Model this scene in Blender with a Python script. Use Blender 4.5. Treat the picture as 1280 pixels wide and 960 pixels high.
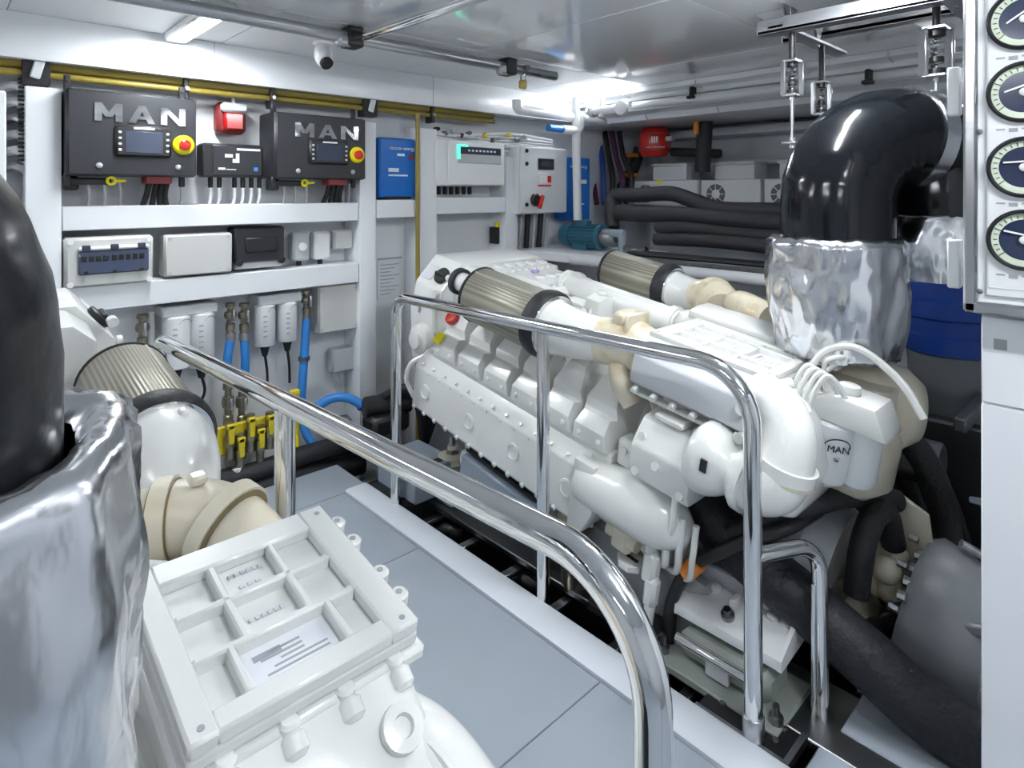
import bpy, bmesh, math, random
from mathutils import Vector, Matrix, noise
random.seed(7)
S = bpy.context.scene
COL = S.collection
PI = math.pi
for o in list(bpy.data.objects): bpy.data.objects.remove(o)

# ------------------------------------------------------------------ camera
FPX, CU, CV, EYE = 770.0, 640.0, 240.0, 1.42
cam = bpy.data.cameras.new('camera'); cam_o = bpy.data.objects.new('camera', cam); COL.objects.link(cam_o)
cam.sensor_fit = 'HORIZONTAL'; cam.sensor_width = 36; cam.lens = 36 * FPX / 1280
cam.shift_y = -(480 - CV) / 1280; cam.clip_start = 0.02
cam_o.location = (0, 0, EYE); cam_o.rotation_euler = (PI / 2, 0, -math.atan2(.683, .730))
S.camera = cam_o
# ------------------------------------------------------------------ world + exposure
w = bpy.data.worlds.new('world'); S.world = w; w.use_nodes = True
w.node_tree.nodes['Background'].inputs[0].default_value = (.8, .88, 1, 1)
w.node_tree.nodes['Background'].inputs[1].default_value = .15
vs = S.view_settings
vs.view_transform = 'Standard'; vs.look = 'None'; vs.gamma = 1; vs.use_curve_mapping = False
vs.exposure = 1.42
LED_POWER = 56.0

# ------------------------------------------------------------------ measuring helpers (real distances along surveyed planes)
def ray(u, v):
    a = (u - CU) / FPX
    return (.683 + .730 * a, .730 - .683 * a, (CV - v) / FPX)
def onX(u, v, X):
    r = ray(u, v); d = X / r[0]; return Vector((X, r[1] * d, EYE + r[2] * d))
def onY(u, v, Y):
    r = ray(u, v); d = Y / r[1]; return Vector((r[0] * d, Y, EYE + r[2] * d))
def onZ(u, v, Z):
    r = ray(u, v); d = (Z - EYE) / r[2]; return Vector((r[0] * d, r[1] * d, Z))

# ------------------------------------------------------------------ materials
MATS = {}
def mat(name, col, rough=.5, metal=0, bump=None, var=None, coat=0, spec=.5, emit=0, alpha=1, trans=0, stretch=None):
    m = bpy.data.materials.new(name); m.use_nodes = True
    nt = m.node_tree; b = nt.nodes['Principled BSDF']
    b.inputs['Base Color'].default_value = (*col, 1); b.inputs['Roughness'].default_value = rough
    b.inputs['Metallic'].default_value = metal; b.inputs['Specular IOR Level'].default_value = spec
    b.inputs['Coat Weight'].default_value = coat; b.inputs['Coat Roughness'].default_value = .08
    b.inputs['Transmission Weight'].default_value = trans; b.inputs['Alpha'].default_value = alpha
    if emit:
        b.inputs['Emission Color'].default_value = (*col, 1); b.inputs['Emission Strength'].default_value = emit
    tc = None
    if bump or var:
        tc = nt.nodes.new('ShaderNodeTexCoord'); src = tc.outputs['Object']
        if stretch:
            mp = nt.nodes.new('ShaderNodeMapping'); mp.inputs['Scale'].default_value = stretch
            nt.links.new(src, mp.inputs['Vector']); src = mp.outputs['Vector']
    if bump:
        n = nt.nodes.new('ShaderNodeTexNoise'); n.inputs['Scale'].default_value = bump[0]
        n.inputs['Detail'].default_value = bump[2] if len(bump) > 2 else 3
        nt.links.new(src, n.inputs['Vector'])
        bp = nt.nodes.new('ShaderNodeBump'); bp.inputs['Strength'].default_value = bump[1]; bp.inputs['Distance'].default_value = .01
        nt.links.new(n.outputs['Fac'], bp.inputs['Height']); nt.links.new(bp.outputs['Normal'], b.inputs['Normal'])
    if var:                                              # (scale, second colour, low, high)
        n = nt.nodes.new('ShaderNodeTexNoise'); n.inputs['Scale'].default_value = var[0]; n.inputs['Detail'].default_value = 4
        nt.links.new(src, n.inputs['Vector'])
        r = nt.nodes.new('ShaderNodeValToRGB')
        r.color_ramp.elements[0].position = var[2]; r.color_ramp.elements[0].color = (*col, 1)
        r.color_ramp.elements[1].position = var[3]; r.color_ramp.elements[1].color = (*var[1], 1)
        nt.links.new(n.outputs['Fac'], r.inputs['Fac']); nt.links.new(r.outputs['Color'], b.inputs['Base Color'])
    MATS[name] = m
    return m
mat('wall_white', (.80, .82, .85), .38)
mat('soffit_white', (.82, .84, .87), .25, coat=.2)
mat('ceiling_gloss', (.84, .86, .89), .06, coat=.6, spec=.5)
mat('ceiling_white', (.84, .85, .87), .35)
mat('floor_grey', (.35, .395, .45), .30, bump=(220, .08), var=(3, (.38, .43, .48), .35, .7))
mat('floor_lip', (.10, .11, .12), .4)
mat('curb_white', (.72, .76, .82), .35)
mat('bilge_dark', (.035, .037, .042), .6, var=(5, (.08, .08, .085), .4, .75))
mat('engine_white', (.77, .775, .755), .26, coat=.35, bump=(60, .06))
mat('engine_shade', (.62, .64, .68), .35, bump=(60, .05))  # darker copy of engine white, shade put into the colour
mat('engine_cream', (.70, .64, .50), .3, coat=.3, var=(11, (.52, .41, .22), .50, .72))
mat('engine_cream_pale', (.72, .65, .50), .28, coat=.3, var=(7, (.74, .70, .58), .35, .7))
mat('plastic_white', (.80, .81, .82), .3)
mat('plastic_warm', (.60, .60, .585), .42)
mat('plastic_grey', (.48, .50, .52), .4)
mat('light_grey', (.62, .64, .66), .4)
mat('cabinet_grey', (.70, .72, .74), .4, bump=(300, .05))
mat('black_box', (.017, .018, .023), .42, bump=(260, .1))
mat('black', (.012, .012, .014), .45)
mat('rubber', (.018, .019, .022), .55, bump=(90, .2))
mat('foam_black', (.030, .031, .036), .62, bump=(40, .15))
mat('hose_black', (.012, .013, .016), .5, bump=(110, .3), stretch=(1, 1, 1))
mat('wrap_black', (.004, .005, .007), .14, coat=.15, bump=(9, .25, 2), spec=.35)
mat('foil', (.70, .71, .74), .20, 1, bump=(10, .5, 4), stretch=(1, 1, .4))
mat('foil_cloth', (.62, .63, .66), .30, 1, bump=(70, .5, 4))
mat('chrome', (.80, .80, .80), .07, 1)
mat('steel', (.55, .56, .58), .28, 1, bump=(40, .05))
mat('steel_dark', (.26, .27, .28), .35, 1)
mat('rail_steel', (.50, .51, .53), .3, 1)
mat('brass', (.62, .46, .16), .3, 1)
mat('bronze', (.34, .31, .24), .4, .9, var=(30, (.20, .19, .15), .4, .7))
mat('blue_box', (.010, .15, .54), .3)
mat('blue_hose', (.03, .22, .62), .4)
mat('blue_dark', (.012, .065, .36), .3)
mat('teal', (.03, .13, .19), .4, bump=(200, .1))
mat('yellow', (.72, .58, .02), .35)
mat('yellow_pipe', (.29, .22, .03), .4, var=(6, (.20, .16, .05), .4, .7))
mat('yellow_sign', (.85, .75, .0), .4)
mat('red', (.62, .02, .015), .22, coat=.4)
mat('red_dull', (.26, .035, .035), .5)
mat('red_lens', (.36, .012, .012), .25, coat=.3)
mat('purple', (.08, .02, .07), .5)
mat('orange', (.85, .28, .04), .5)
mat('green_lit', (.10, .95, .55), .4, emit=.5)
mat('white_mark', (.85, .86, .87), .5)
mat('grey_mark', (.36, .37, .40), .6)
mat('screen', (.05, .06, .09), .12)
mat('window_blue', (.06, .08, .14), .12, spec=.8)
mat('paper', (.74, .76, .80), .6)
mat('lume', (.70, .77, .62), .4)
mat('gauge_face', (.02, .03, .07), .15, coat=.5)
mat('led', (.93, .97, 1.0), .4, emit=LED_POWER)
mat('led_tube', (.93, .97, 1.0), .4, emit=LED_POWER * .65)
mat('grille_dark', (.14, .145, .155), .5)
mat('clear', (.9, .92, .95), .05, trans=.9)
mat('filter_grey', (.40, .39, .34), .6)
mat('mount_green', (.30, .33, .30), .45)
mat('gear_grey', (.27, .285, .30), .35, bump=(30, .1))
mat('blue_grey', (.26, .31, .37), .4)
mat('hull_grey', (.68, .71, .75), .4)
# pleated air-filter mesh: fine ribs across the axis
def ribbed(name, c1, c2, scale, axis):
    m = bpy.data.materials.new(name); m.use_nodes = True; nt = m.node_tree; b = nt.nodes['Principled BSDF']
    b.inputs['Roughness'].default_value = .45; b.inputs['Metallic'].default_value = .35
    tc = nt.nodes.new('ShaderNodeTexCoord')
    wv = nt.nodes.new('ShaderNodeTexWave'); wv.bands_direction = axis; wv.inputs['Scale'].default_value = scale
    nt.links.new(tc.outputs['Object'], wv.inputs['Vector'])
    r = nt.nodes.new('ShaderNodeValToRGB'); r.color_ramp.elements[0].color = (*c1, 1); r.color_ramp.elements[1].color = (*c2, 1)
    nt.links.new(wv.outputs['Fac'], r.inputs['Fac']); nt.links.new(r.outputs['Color'], b.inputs['Base Color'])
    bp = nt.nodes.new('ShaderNodeBump'); bp.inputs['Strength'].default_value = .35; bp.inputs['Distance'].default_value = .003
    nt.links.new(wv.outputs['Fac'], bp.inputs['Height']); nt.links.new(bp.outputs['Normal'], b.inputs['Normal'])
    MATS[name] = m
ribbed('filter_mesh', (.22, .21, .165), (.37, .355, .295), 32, 'X')
ribbed('corrugated', (.008, .008, .01), (.035, .036, .042), 14, 'Y')

# ------------------------------------------------------------------ mesh builder
class MB:
    def __init__(s): s.v = []; s.f = []
    def add(s, vs, fs):
        n = len(s.v); s.v += [Vector(p) for p in vs]; s.f += [tuple(i + n for i in f) for f in fs]; return s
    def box(s, c, size, b=0, rot=None):
        c = Vector(c); h = [q / 2 for q in size]; b = min(b, min(h) * .9)
        if b <= 0:
            vs = [Vector((x * h[0], y * h[1], z * h[2])) for x in (-1, 1) for y in (-1, 1) for z in (-1, 1)]
            fs = [(0, 1, 3, 2), (4, 6, 7, 5), (0, 4, 5, 1), (2, 3, 7, 6), (0, 2, 6, 4), (1, 5, 7, 3)]
        else:
            idx = {}; vs = []
            for sx in (-1, 1):
                for sy in (-1, 1):
                    for sz in (-1, 1):
                        for ax in range(3):
                            p = [sx * (h[0] - b), sy * (h[1] - b), sz * (h[2] - b)]
                            p[ax] = (sx, sy, sz)[ax] * h[ax]
                            idx[(sx, sy, sz, ax)] = len(vs); vs.append(Vector(p))
            fs = []
            for ax in range(3):
                o1, o2 = [k for k in range(3) if k != ax]
                for sg in (-1, 1):
                    q = []
                    for a, d in ((-1, -1), (1, -1), (1, 1), (-1, 1)):
                        k = [0, 0, 0]; k[ax] = sg; k[o1] = a; k[o2] = d; q.append(idx[(*k, ax)])
                    fs.append(tuple(q))
                for a in (-1, 1):
                    for d in (-1, 1):
                        k1 = [0, 0, 0]; k1[o1] = a; k1[o2] = d; k1[ax] = -1
                        k2 = list(k1); k2[ax] = 1
                        fs.append((idx[(*k1, o1)], idx[(*k2, o1)], idx[(*k2, o2)], idx[(*k1, o2)]))
            for sx in (-1, 1):
                for sy in (-1, 1):
                    for sz in (-1, 1): fs.append(tuple(idx[(sx, sy, sz, k)] for k in range(3)))
        if rot is not None: vs = [rot @ p for p in vs]
        return s.add([p + c for p in vs], fs)
    def span(s, x0, x1, y0, y1, z0, z1, b=0):
        return s.box(((x0 + x1) / 2, (y0 + y1) / 2, (z0 + z1) / 2), (abs(x1 - x0), abs(y1 - y0), abs(z1 - z0)), b)
    def lathe(s, p, d, prof, n=24, cap=True):
        p = Vector(p); d = Vector(d).normalized()
        a = d.orthogonal().normalized(); c = d.cross(a)
        vs = []; fs = []
        for r, h in prof:
            for k in range(n):
                t = 2 * PI * k / n; vs.append(p + d * h + (a * math.cos(t) + c * math.sin(t)) * r)
        for i in range(len(prof) - 1):
            for k in range(n):
                k2 = (k + 1) % n; fs.append((i * n + k, i * n + k2, (i + 1) * n + k2, (i + 1) * n + k))
        if cap:
            fs.append(tuple(range(n))); fs.append(tuple((len(prof) - 1) * n + k for k in range(n)))
        return s.add(vs, fs)
    def cyl(s, p0, p1, r, r1=None, n=16, b=0):
        p0 = Vector(p0); L = (Vector(p1) - p0).length; r1 = r if r1 is None else r1
        pr = [(r, 0), (r1, L)] if b <= 0 else [(r - b, 0), (r, b), (r1, L - b), (r1 - b, L)]
        return s.lathe(p0, Vector(p1) - p0, pr, n)
    def ring(s, c, d, ro, ri, h, n=24):
        return s.lathe(c, d, [(ri, -h / 2), (ro, -h / 2), (ro, h / 2), (ri, h / 2), (ri, -h / 2)], n, cap=False)
    def ball(s, c, r, n=16, sc=(1, 1, 1), d=(0, 0, 1)):
        m = n // 2
        k = len(s.v)
        s.lathe((0, 0, 0), d, [(r * math.sin(PI * (i + .02) / (m + .04)), -r * math.cos(PI * (i + .02) / (m + .04))) for i in range(m + 1)], n)
        for i in range(k, len(s.v)): s.v[i] = Vector(c) + Vector([s.v[i][j] * sc[j] for j in range(3)])
        return s
    def tube(s, pts, r, n=12, closed=False, cap=True):
        pts = [Vector(p) for p in pts]; N = len(pts)
        rr = r if isinstance(r, (list, tuple)) else [r] * N
        tang = []
        for i in range(N):
            if closed: t = pts[(i + 1) % N] - pts[i - 1]
            else: t = pts[min(i + 1, N - 1)] - pts[max(i - 1, 0)]
            tang.append(t.normalized() if t.length > 1e-9 else Vector((0, 0, 1)))
        u = tang[0].orthogonal().normalized(); vs = []; fs = []
        for i in range(N):
            u = (u - tang[i] * u.dot(tang[i])).normalized(); q = tang[i].cross(u)
            for k in range(n):
                t = 2 * PI * k / n; vs.append(pts[i] + (u * math.cos(t) + q * math.sin(t)) * rr[i])
        M = N if closed else N - 1
        for i in range(M):
            j = (i + 1) % N
            for k in range(n):
                k2 = (k + 1) % n; fs.append((i * n + k, i * n + k2, j * n + k2, j * n + k))
        if cap and not closed:
            fs.append(tuple(range(n))); fs.append(tuple((N - 1) * n + k for k in range(n)))
        return s.add(vs, fs)
    def prism(s, poly, axis, a0, a1):
        def P(p, a): return {'x': (a, p[0], p[1]), 'y': (p[0], a, p[1]), 'z': (p[0], p[1], a)}[axis]
        n = len(poly); vs = [P(p, a0) for p in poly] + [P(p, a1) for p in poly]
        fs = [tuple(range(n)), tuple(range(n, 2 * n))] + [(k, (k + 1) % n, n + (k + 1) % n, n + k) for k in range(n)]
        return s.add(vs, fs)
    def build(s, name, m, parent=None, smooth=38, mirror=False, world=False, bevel=0):
        vs = s.v
        if mirror: vs = [Vector((-p[0], p[1], p[2])) for p in vs]
        if parent is not None and world:
            inv = WM[parent.name].inverted(); vs = [inv @ p for p in vs]
        me = bpy.data.meshes.new(name); me.from_pydata([tuple(p) for p in vs], [], s.f)
        bm = bmesh.new(); bm.from_mesh(me)
        bmesh.ops.recalc_face_normals(bm, faces=bm.faces)
        if bevel:
            ed = [e for e in bm.edges if len(e.link_faces) == 2 and e.calc_face_angle(0) > .5]
            bmesh.ops.bevel(bm, geom=ed, offset=bevel, segments=2, profile=.6, affect='EDGES', clamp_overlap=True)
        bm.to_mesh(me); bm.free()
        me.shade_smooth(); me.set_sharp_from_angle(angle=math.radians(smooth))
        o = bpy.data.objects.new(name, me); COL.objects.link(o); me.materials.append(MATS[m])
        if parent is not None:
            o.parent = parent; WM[o.name] = WM[parent.name].copy()
        else: WM[o.name] = Matrix.Identity(4)
        return o
WM = {}
def tag(o, label=None, cat=None, group=None, kind=None):
    if label: o['label'] = label
    if cat: o['category'] = cat
    if group: o['group'] = group
    if kind: o['kind'] = kind
    return o
def thing(name, label, cat, loc=(0, 0, 0), group=None, rx=0):
    o = bpy.data.objects.new(name, None); COL.objects.link(o); o.empty_display_size = .05
    o.location = loc; o.rotation_euler = (rx, 0, 0)
    WM[o.name] = Matrix.Translation(Vector(loc)) @ Matrix.Rotation(rx, 4, 'X')
    return tag(o, label, cat, group)
def struct(o): o['kind'] = 'structure'; return o
def arcpath(pts, rad, seg=7):
    """poly-line with rounded corners"""
    pts = [Vector(p) for p in pts]; out = [pts[0]]
    for i in range(1, len(pts) - 1):
        r = rad[i - 1] if isinstance(rad, (list, tuple)) else rad
        a = (pts[i - 1] - pts[i]); b = (pts[i + 1] - pts[i]); la, lb = a.length, b.length; a.normalize(); b.normalize()
        ang = a.angle(b)
        t = min(r / math.tan(ang / 2), la * .49, lb * .49)
        r2 = t * math.tan(ang / 2); bis = (a + b)
        if bis.length < 1e-4: out.append(pts[i]); continue
        c = pts[i] + bis.normalized() * (r2 / math.sin(ang / 2))
        p0 = pts[i] + a * t; p1 = pts[i] + b * t; d0 = p0 - c; d1 = p1 - c; th = d0.angle(d1)
        for k in range(seg + 1):
            f = k / seg
            out.append(c + (d0 * math.sin((1 - f) * th) + d1 * math.sin(f * th)) / math.sin(th))
    out.append(pts[-1]); return out
def spline(pts, seg=6):
    pts = [Vector(p) for p in pts]; P = [pts[0] * 2 - pts[1]] + pts + [pts[-1] * 2 - pts[-2]]; out = []
    for i in range(1, len(P) - 2):
        for k in range(seg):
            t = k / seg; a, b, c, d = P[i - 1], P[i], P[i + 1], P[i + 2]
            out.append(.5 * ((2 * b) + (c - a) * t + (2 * a - 5 * b + 4 * c - d) * t * t + (3 * b - a - 3 * c + d) * t ** 3))
    out.append(pts[-1]); return out
def text(name, s, size, origin, right, up, m, parent=None, ext=.002, bold=0, align='CENTER', sx=1):
    """flat lettering as mesh, standing proud of its surface"""
    cu = bpy.data.curves.new(name, 'FONT'); cu.body = s; cu.size = size; cu.extrude = ext; cu.offset = bold
    cu.align_x = align; cu.align_y = 'CENTER'
    tmp = bpy.data.objects.new('tmp', cu); COL.objects.link(tmp)
    bpy.context.view_layer.update()
    me = bpy.data.meshes.new_from_object(tmp.evaluated_get(bpy.context.evaluated_depsgraph_get()))
    bpy.data.objects.remove(tmp); bpy.data.curves.remove(cu)
    R = Vector(right).normalized(); U = Vector(up).normalized(); N = R.cross(U)
    M = Matrix(((R[0] * sx, U[0], N[0], origin[0]), (R[1] * sx, U[1], N[1], origin[1]), (R[2] * sx, U[2], N[2], origin[2]), (0, 0, 0, 1)))
    if parent is not None: M = WM[parent.name].inverted() @ M
    me.transform(M); me.name = name
    me.materials.clear(); me.materials.append(MATS[m])
    o = bpy.data.objects.new(name, me); COL.objects.link(o)
    if parent is not None: o.parent = parent; WM[o.name] = WM[parent.name].copy()
    return o
def dup(root, loc, label=None, group=None):
    r = root.copy(); COL.objects.link(r); r.location = loc
    if label: r['label'] = label
    if group: r['group'] = group
    for ch in list(root.children):
        c = ch.copy(); COL.objects.link(c); c.parent = r
        for g in list(ch.children):
            d = g.copy(); COL.objects.link(d); d.parent = c
    return r

def stroke_letters(x, z, y, wd, h, t, gap, m, parent):
    """bold capital letters M, A, N built from strokes, facing -y"""
    L = wd
    def bar(mb, p, q, k): mb.prism([(p[0] - t / 2, p[1]), (p[0] + t / 2, p[1]), (q[0] + t / 2, q[1]), (q[0] - t / 2, q[1])], 'y', y - .006 - .0004 * k, y)
    for i in range(3):
        mb = MB(); a = x + i * (L + gap); b = a + L
        if i == 0:
            bar(mb, (a + t / 2, z), (a + t / 2, z + h), 0); bar(mb, (b - t / 2, z), (b - t / 2, z + h), 0)
            bar(mb, ((a + b) / 2, z + h * .25), (a + t / 2, z + h), 1); bar(mb, ((a + b) / 2, z + h * .25), (b - t / 2, z + h), 2)
        elif i == 1:
            bar(mb, (a + t / 2, z), ((a + b) / 2, z + h), 0); bar(mb, (b - t / 2, z), ((a + b) / 2, z + h), 1)
            mb.span(a + L * .22, b - L * .22, y - .0072, y, z + h * .22, z + h * .40)
        else:
            bar(mb, (a + t / 2, z), (a + t / 2, z + h), 0); bar(mb, (b - t / 2, z), (b - t / 2, z + h), 0); bar(mb, (b - t / 2, z), (a + t / 2, z + h), 1)
        mb.build('chrome_letter', m, parent, 38, False, True)

# ------------------------------------------------------------------ the room
CEIL = 2.12; BY = 3.25; RX = 4.7; LX = -1.7; BACK = -2.2; BILGE = -.75
struct(MB().span(LX, RX, BACK, BY, BILGE - .05, BILGE).build('floor', 'bilge_dark'))
wf = struct(MB().span(LX, RX, BY, BY + .08, BILGE, CEIL).build('wall_front', 'wall_white'))
struct(MB().span(RX, RX + .08, BACK, BY, BILGE, CEIL).build('wall_right', 'hull_grey'))
struct(MB().span(LX - .08, LX, BACK, BY, BILGE, CEIL).build('wall_left', 'wall_white'))
struct(MB().span(LX, RX, BACK - .08, BACK, BILGE, CEIL).build('wall_back', 'wall_white'))
ce = struct(MB().span(LX, RX, BACK, BY, CEIL + .012, CEIL + .08).build('ceiling', 'grey_mark'))
xs = [-1.7, -.55, .20, .98, 1.95, 2.95, 4.7]; ys = [-2.2, -1.0, .1, 1.2, 2.34, 3.25]
for i in range(len(xs) - 1):
    for j in range(len(ys) - 1):
        MB().span(xs[i] + .0015, xs[i + 1] - .0015, ys[j] + .0015, ys[j + 1] - .0015, CEIL, CEIL + .015, .002).build(
            'ceiling_panel', 'ceiling_white' if j == 4 else 'ceiling_gloss', ce)
# soffits: boxed duct along the forward bulkhead and a sloping one along the outboard side
sf = struct(MB().prism([(3.05, 1.94), (3.05, CEIL), (BY, CEIL), (BY, 1.95)], 'x', LX, 3.55).build('trim_1', 'soffit_white', bevel=.006))
for x in (.95, 2.2): MB().span(x - .001, x + .001, 3.0485, 3.052, 1.945, CEIL - .002).build('joint', 'grey_mark', sf)
s2 = struct(MB().prism([(3.42, CEIL), (3.42, 2.085), (3.50, 2.075), (3.50, 2.045), (3.60, 2.03), (3.60, 1.99), (3.69, 1.975), (3.71, 1.935), (3.80, 1.92), (4.69, 1.96), (4.69, CEIL)], 'y', BACK, 3.24)
            .build('trim_2', 'soffit_white', bevel=.008))
for y in (2.55, 2.0, 1.35, .95):      # joint straps along the outboard duct
    MB().prism([(3.41, CEIL - .01), (3.41, 2.08), (3.49, 2.07), (3.59, 2.025), (3.68, 1.97), (3.70, 1.93), (3.72, 1.935), (3.62, 2.04), (3.44, 2.10)], 'y', y - .003, y + .003).build('strap', 'light_grey', s2)

# walkway: steel tray with loose grey plates, white kerb
fw = struct(MB().span(.52, 1.53, -1.2, 2.97, -.06, -.012).span(1.50, 1.53, -1.2, 2.97, -.70, -.012).span(.52, .55, -1.2, 2.97, -.70, -.012).build('floor_walkway', 'floor_lip'))
for y0, y1 in ((-1.2, -.71), (-.71, .21), (.21, 1.13), (1.13, 2.05), (2.05, 2.662)):
    MB().span(.525, 1.408, y0 + .0015, y1 - .0015, -.012, 0, .002).build('floor_plate', 'floor_grey', fw)
MB().span(.525, 1.528, 2.665, 2.968, -.012, 0, .002).build('floor_plate', 'floor_grey', fw)
struct(MB().prism([(1.411, -.012), (1.411, .010), (1.420, .016), (1.515, .016), (1.53, .008), (1.53, -.012)], 'y', .63, 2.66).build('trim_3', 'curb_white'))
f2 = struct(MB().span(1.53, 1.66, -1.2, .62, -.05, -.012).span(1.74, 2.6, -1.2, .60, -.05, -.012).build('floor_aft', 'floor_lip'))
MB().span(1.411, 1.655, -1.2, .615, -.012, 0, .003).build('floor_plate', 'floor_grey', f2)
MB().span(1.745, 2.595, -1.2, .595, -.012, 0, .003).build('floor_plate', 'floor_grey', f2)
f3 = struct(MB().span(-1.6, .50, -2.1, .25, -.06, -.012).build('floor_port', 'floor_lip'))
MB().span(-1.6, .50, -2.1, .25, -.012, 0, .003).build('floor_plate', 'floor_grey', f3)

# ------------------------------------------------------------------ LED strips
def led(c, axis, L, label, wd=.085, flush=False):
    r = thing('led_strip_light', label, 'light', c, 'LED strip lights')
    sz = (wd, L, .035) if axis == 'y' else (L, wd, .035)
    z = Vector((0, 0, -.0175))
    MB().box(z, sz, .008).build('housing', 'plastic_white', r)
    for s_ in (-1, 1):
        e = (0, s_ * (L / 2 + .012), -.0175) if axis == 'y' else (s_ * (L / 2 + .012), 0, -.0175)
        MB().box(e, (wd, .024, .038) if axis == 'y' else (.024, wd, .038), .008).build('end_cap', 'light_grey', r)
    dz = (wd * .8, L * .97, .016) if axis == 'y' else (L * .97, wd * .8, .016)
    MB().box((0, 0, -.0295 if flush else -.042), dz, .006).build('diffuser', 'led', r)
    return r
led((.775, 2.70, CEIL), 'y', .60, 'bright ceiling strip light above the left black control cabinet', .095, True)
led((1.80, .70, CEIL), 'x', .60, 'ceiling strip light over the aft end of the visible engine')
led((.775, -.40, CEIL), 'y', .60, 'ceiling strip light over the walkway behind the viewer')  # added outside the view to brighten the near engine
for u, v, X in ((866, 116, 3.47), (1086, 96, 3.47)):
    p = onX(u, v, X); MB().box((p.x, p.y, p.z), (.05, .028, .075), .006).box((p.x - .012, p.y, p.z - .03), (.05, .05, .02), .004).build('pipe_clip', 'black', s2)

mat('joint_brown', (.22, .17, .09), .5)
# ------------------------------------------------------------------ engines (built in the engine's own frame: y forward along the shaft, bank on -x)
TILT = math.radians(9)
class Eng:
    def __init__(s, root, mirror): s.r = root; s.m = mirror
    def p(s, mb, name, m, parent=None, smooth=38, bevel=0): return mb.build(name, m, parent or s.r, smooth, s.m, False, bevel)
    def text(s, name, st, size, org, right, up, m, parent=None, ext=.001, bold=0):
        W = WM[s.r.name]
        def M(p): return Vector((-p[0] if s.m else p[0], p[1], p[2]))
        o = W @ M(org); R = W.to_3x3() @ M(right); U = W.to_3x3() @ M(up)
        return text(name, st, size, o, R, U, m, parent or s.r, ext, bold)
def bolts(mb, pts, d, r=.009, h=.010):
    for p in pts: mb.lathe(p, d, [(r, 0), (r, h * .7), (r * .7, h)], 6)
    return mb
def air_filter(E, x, y0, y1, z, r, cap_pts, cap_r):
    f = E.p(MB().lathe((x, y1, z), (0, -1, 0), [(r * .93, 0), (r, .006), (r, y1 - y0 - .01), (r * .95, y1 - y0)], 40), 'air_filter', 'filter_mesh', smooth=60)
    E.p(MB().lathe((x, y1 + .012, z), (0, -1, 0), [(r * .75, 0), (r * 1.02, .003), (r * 1.03, .012), (r * .99, .014)], 40), 'end_ring', 'rubber', f)
    E.p(MB().lathe((x, y0 + .035, z), (0, -1, 0), [(r * .98, 0), (r * 1.07, .008), (r * 1.11, .03), (r * 1.10, .055), (r * 1.02, .068), (r * .9, .068)], 40), 'seal_ring', 'rubber', f)
    E.p(MB().lathe((x, y0 - .018, z), (0, -1, 0), [(r * .9, 0), (r * 1.0, .002), (r * 1.0, .018), (r * .9, .02)], 40), 'clamp_band', 'chrome', f)
    E.p(MB().span(x + r * .2 - .006, x + r * .2 + .006, y0 + .04, y1, z + r * .96, z + r * 1.01, .002).build if False else MB().box((x - r * .42, (y0 + y1) / 2 + .02, z + r * .90), (.010, y1 - y0 - .05, .010), .003), 'seam_strip', 'filter_grey', f)
    E.p(MB().tube(spline(cap_pts, 6), spline_r(cap_r, 6), 32), 'filter_cap', 'engine_white', f, smooth=60)
    return f
def spline_r(rs, seg):
    return [v[0] for v in spline([(r, 0, 0) for r in rs], seg)]
def rocker_cover(E, yc, wd, first=False):
    prof = [(-.462, .548, .97), (-.488, .565, .95), (-.494, .622, .84), (-.458, .664, .70), (-.436, .668, .90), (-.440, .704, .82), (-.392, .775, .50), (-.300, .815, .44), (-.185, .815, .44), (-.16, .66, .8), (-.20, .548, .97)]
    h = wd / 2; n = len(prof); mb = MB()
    vs = [(x, yc - h * k, z) for x, z, k in prof] + [(x, yc + h * k, z) for x, z, k in prof]
    mb.add(vs, [tuple(range(n)), tuple(range(n, 2 * n))] + [(i, (i + 1) % n, n + (i + 1) % n, n + i) for i in range(n)])
    c = E.p(mb, 'rocker_cover', 'engine_white', bevel=.002, smooth=12)
    b = MB()
    for s_ in (-1, 1):
        bolts(b, [(-.486, yc + s_ * h * .55, .590)], (-1, 0, .2), .011, .012)
        bolts(b, [(-.34, yc + s_ * h * .70, .745)], (0, s_, .4), .010, .010)
    E.p(b, 'cover_bolts', 'engine_white', c)
    return c
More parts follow.
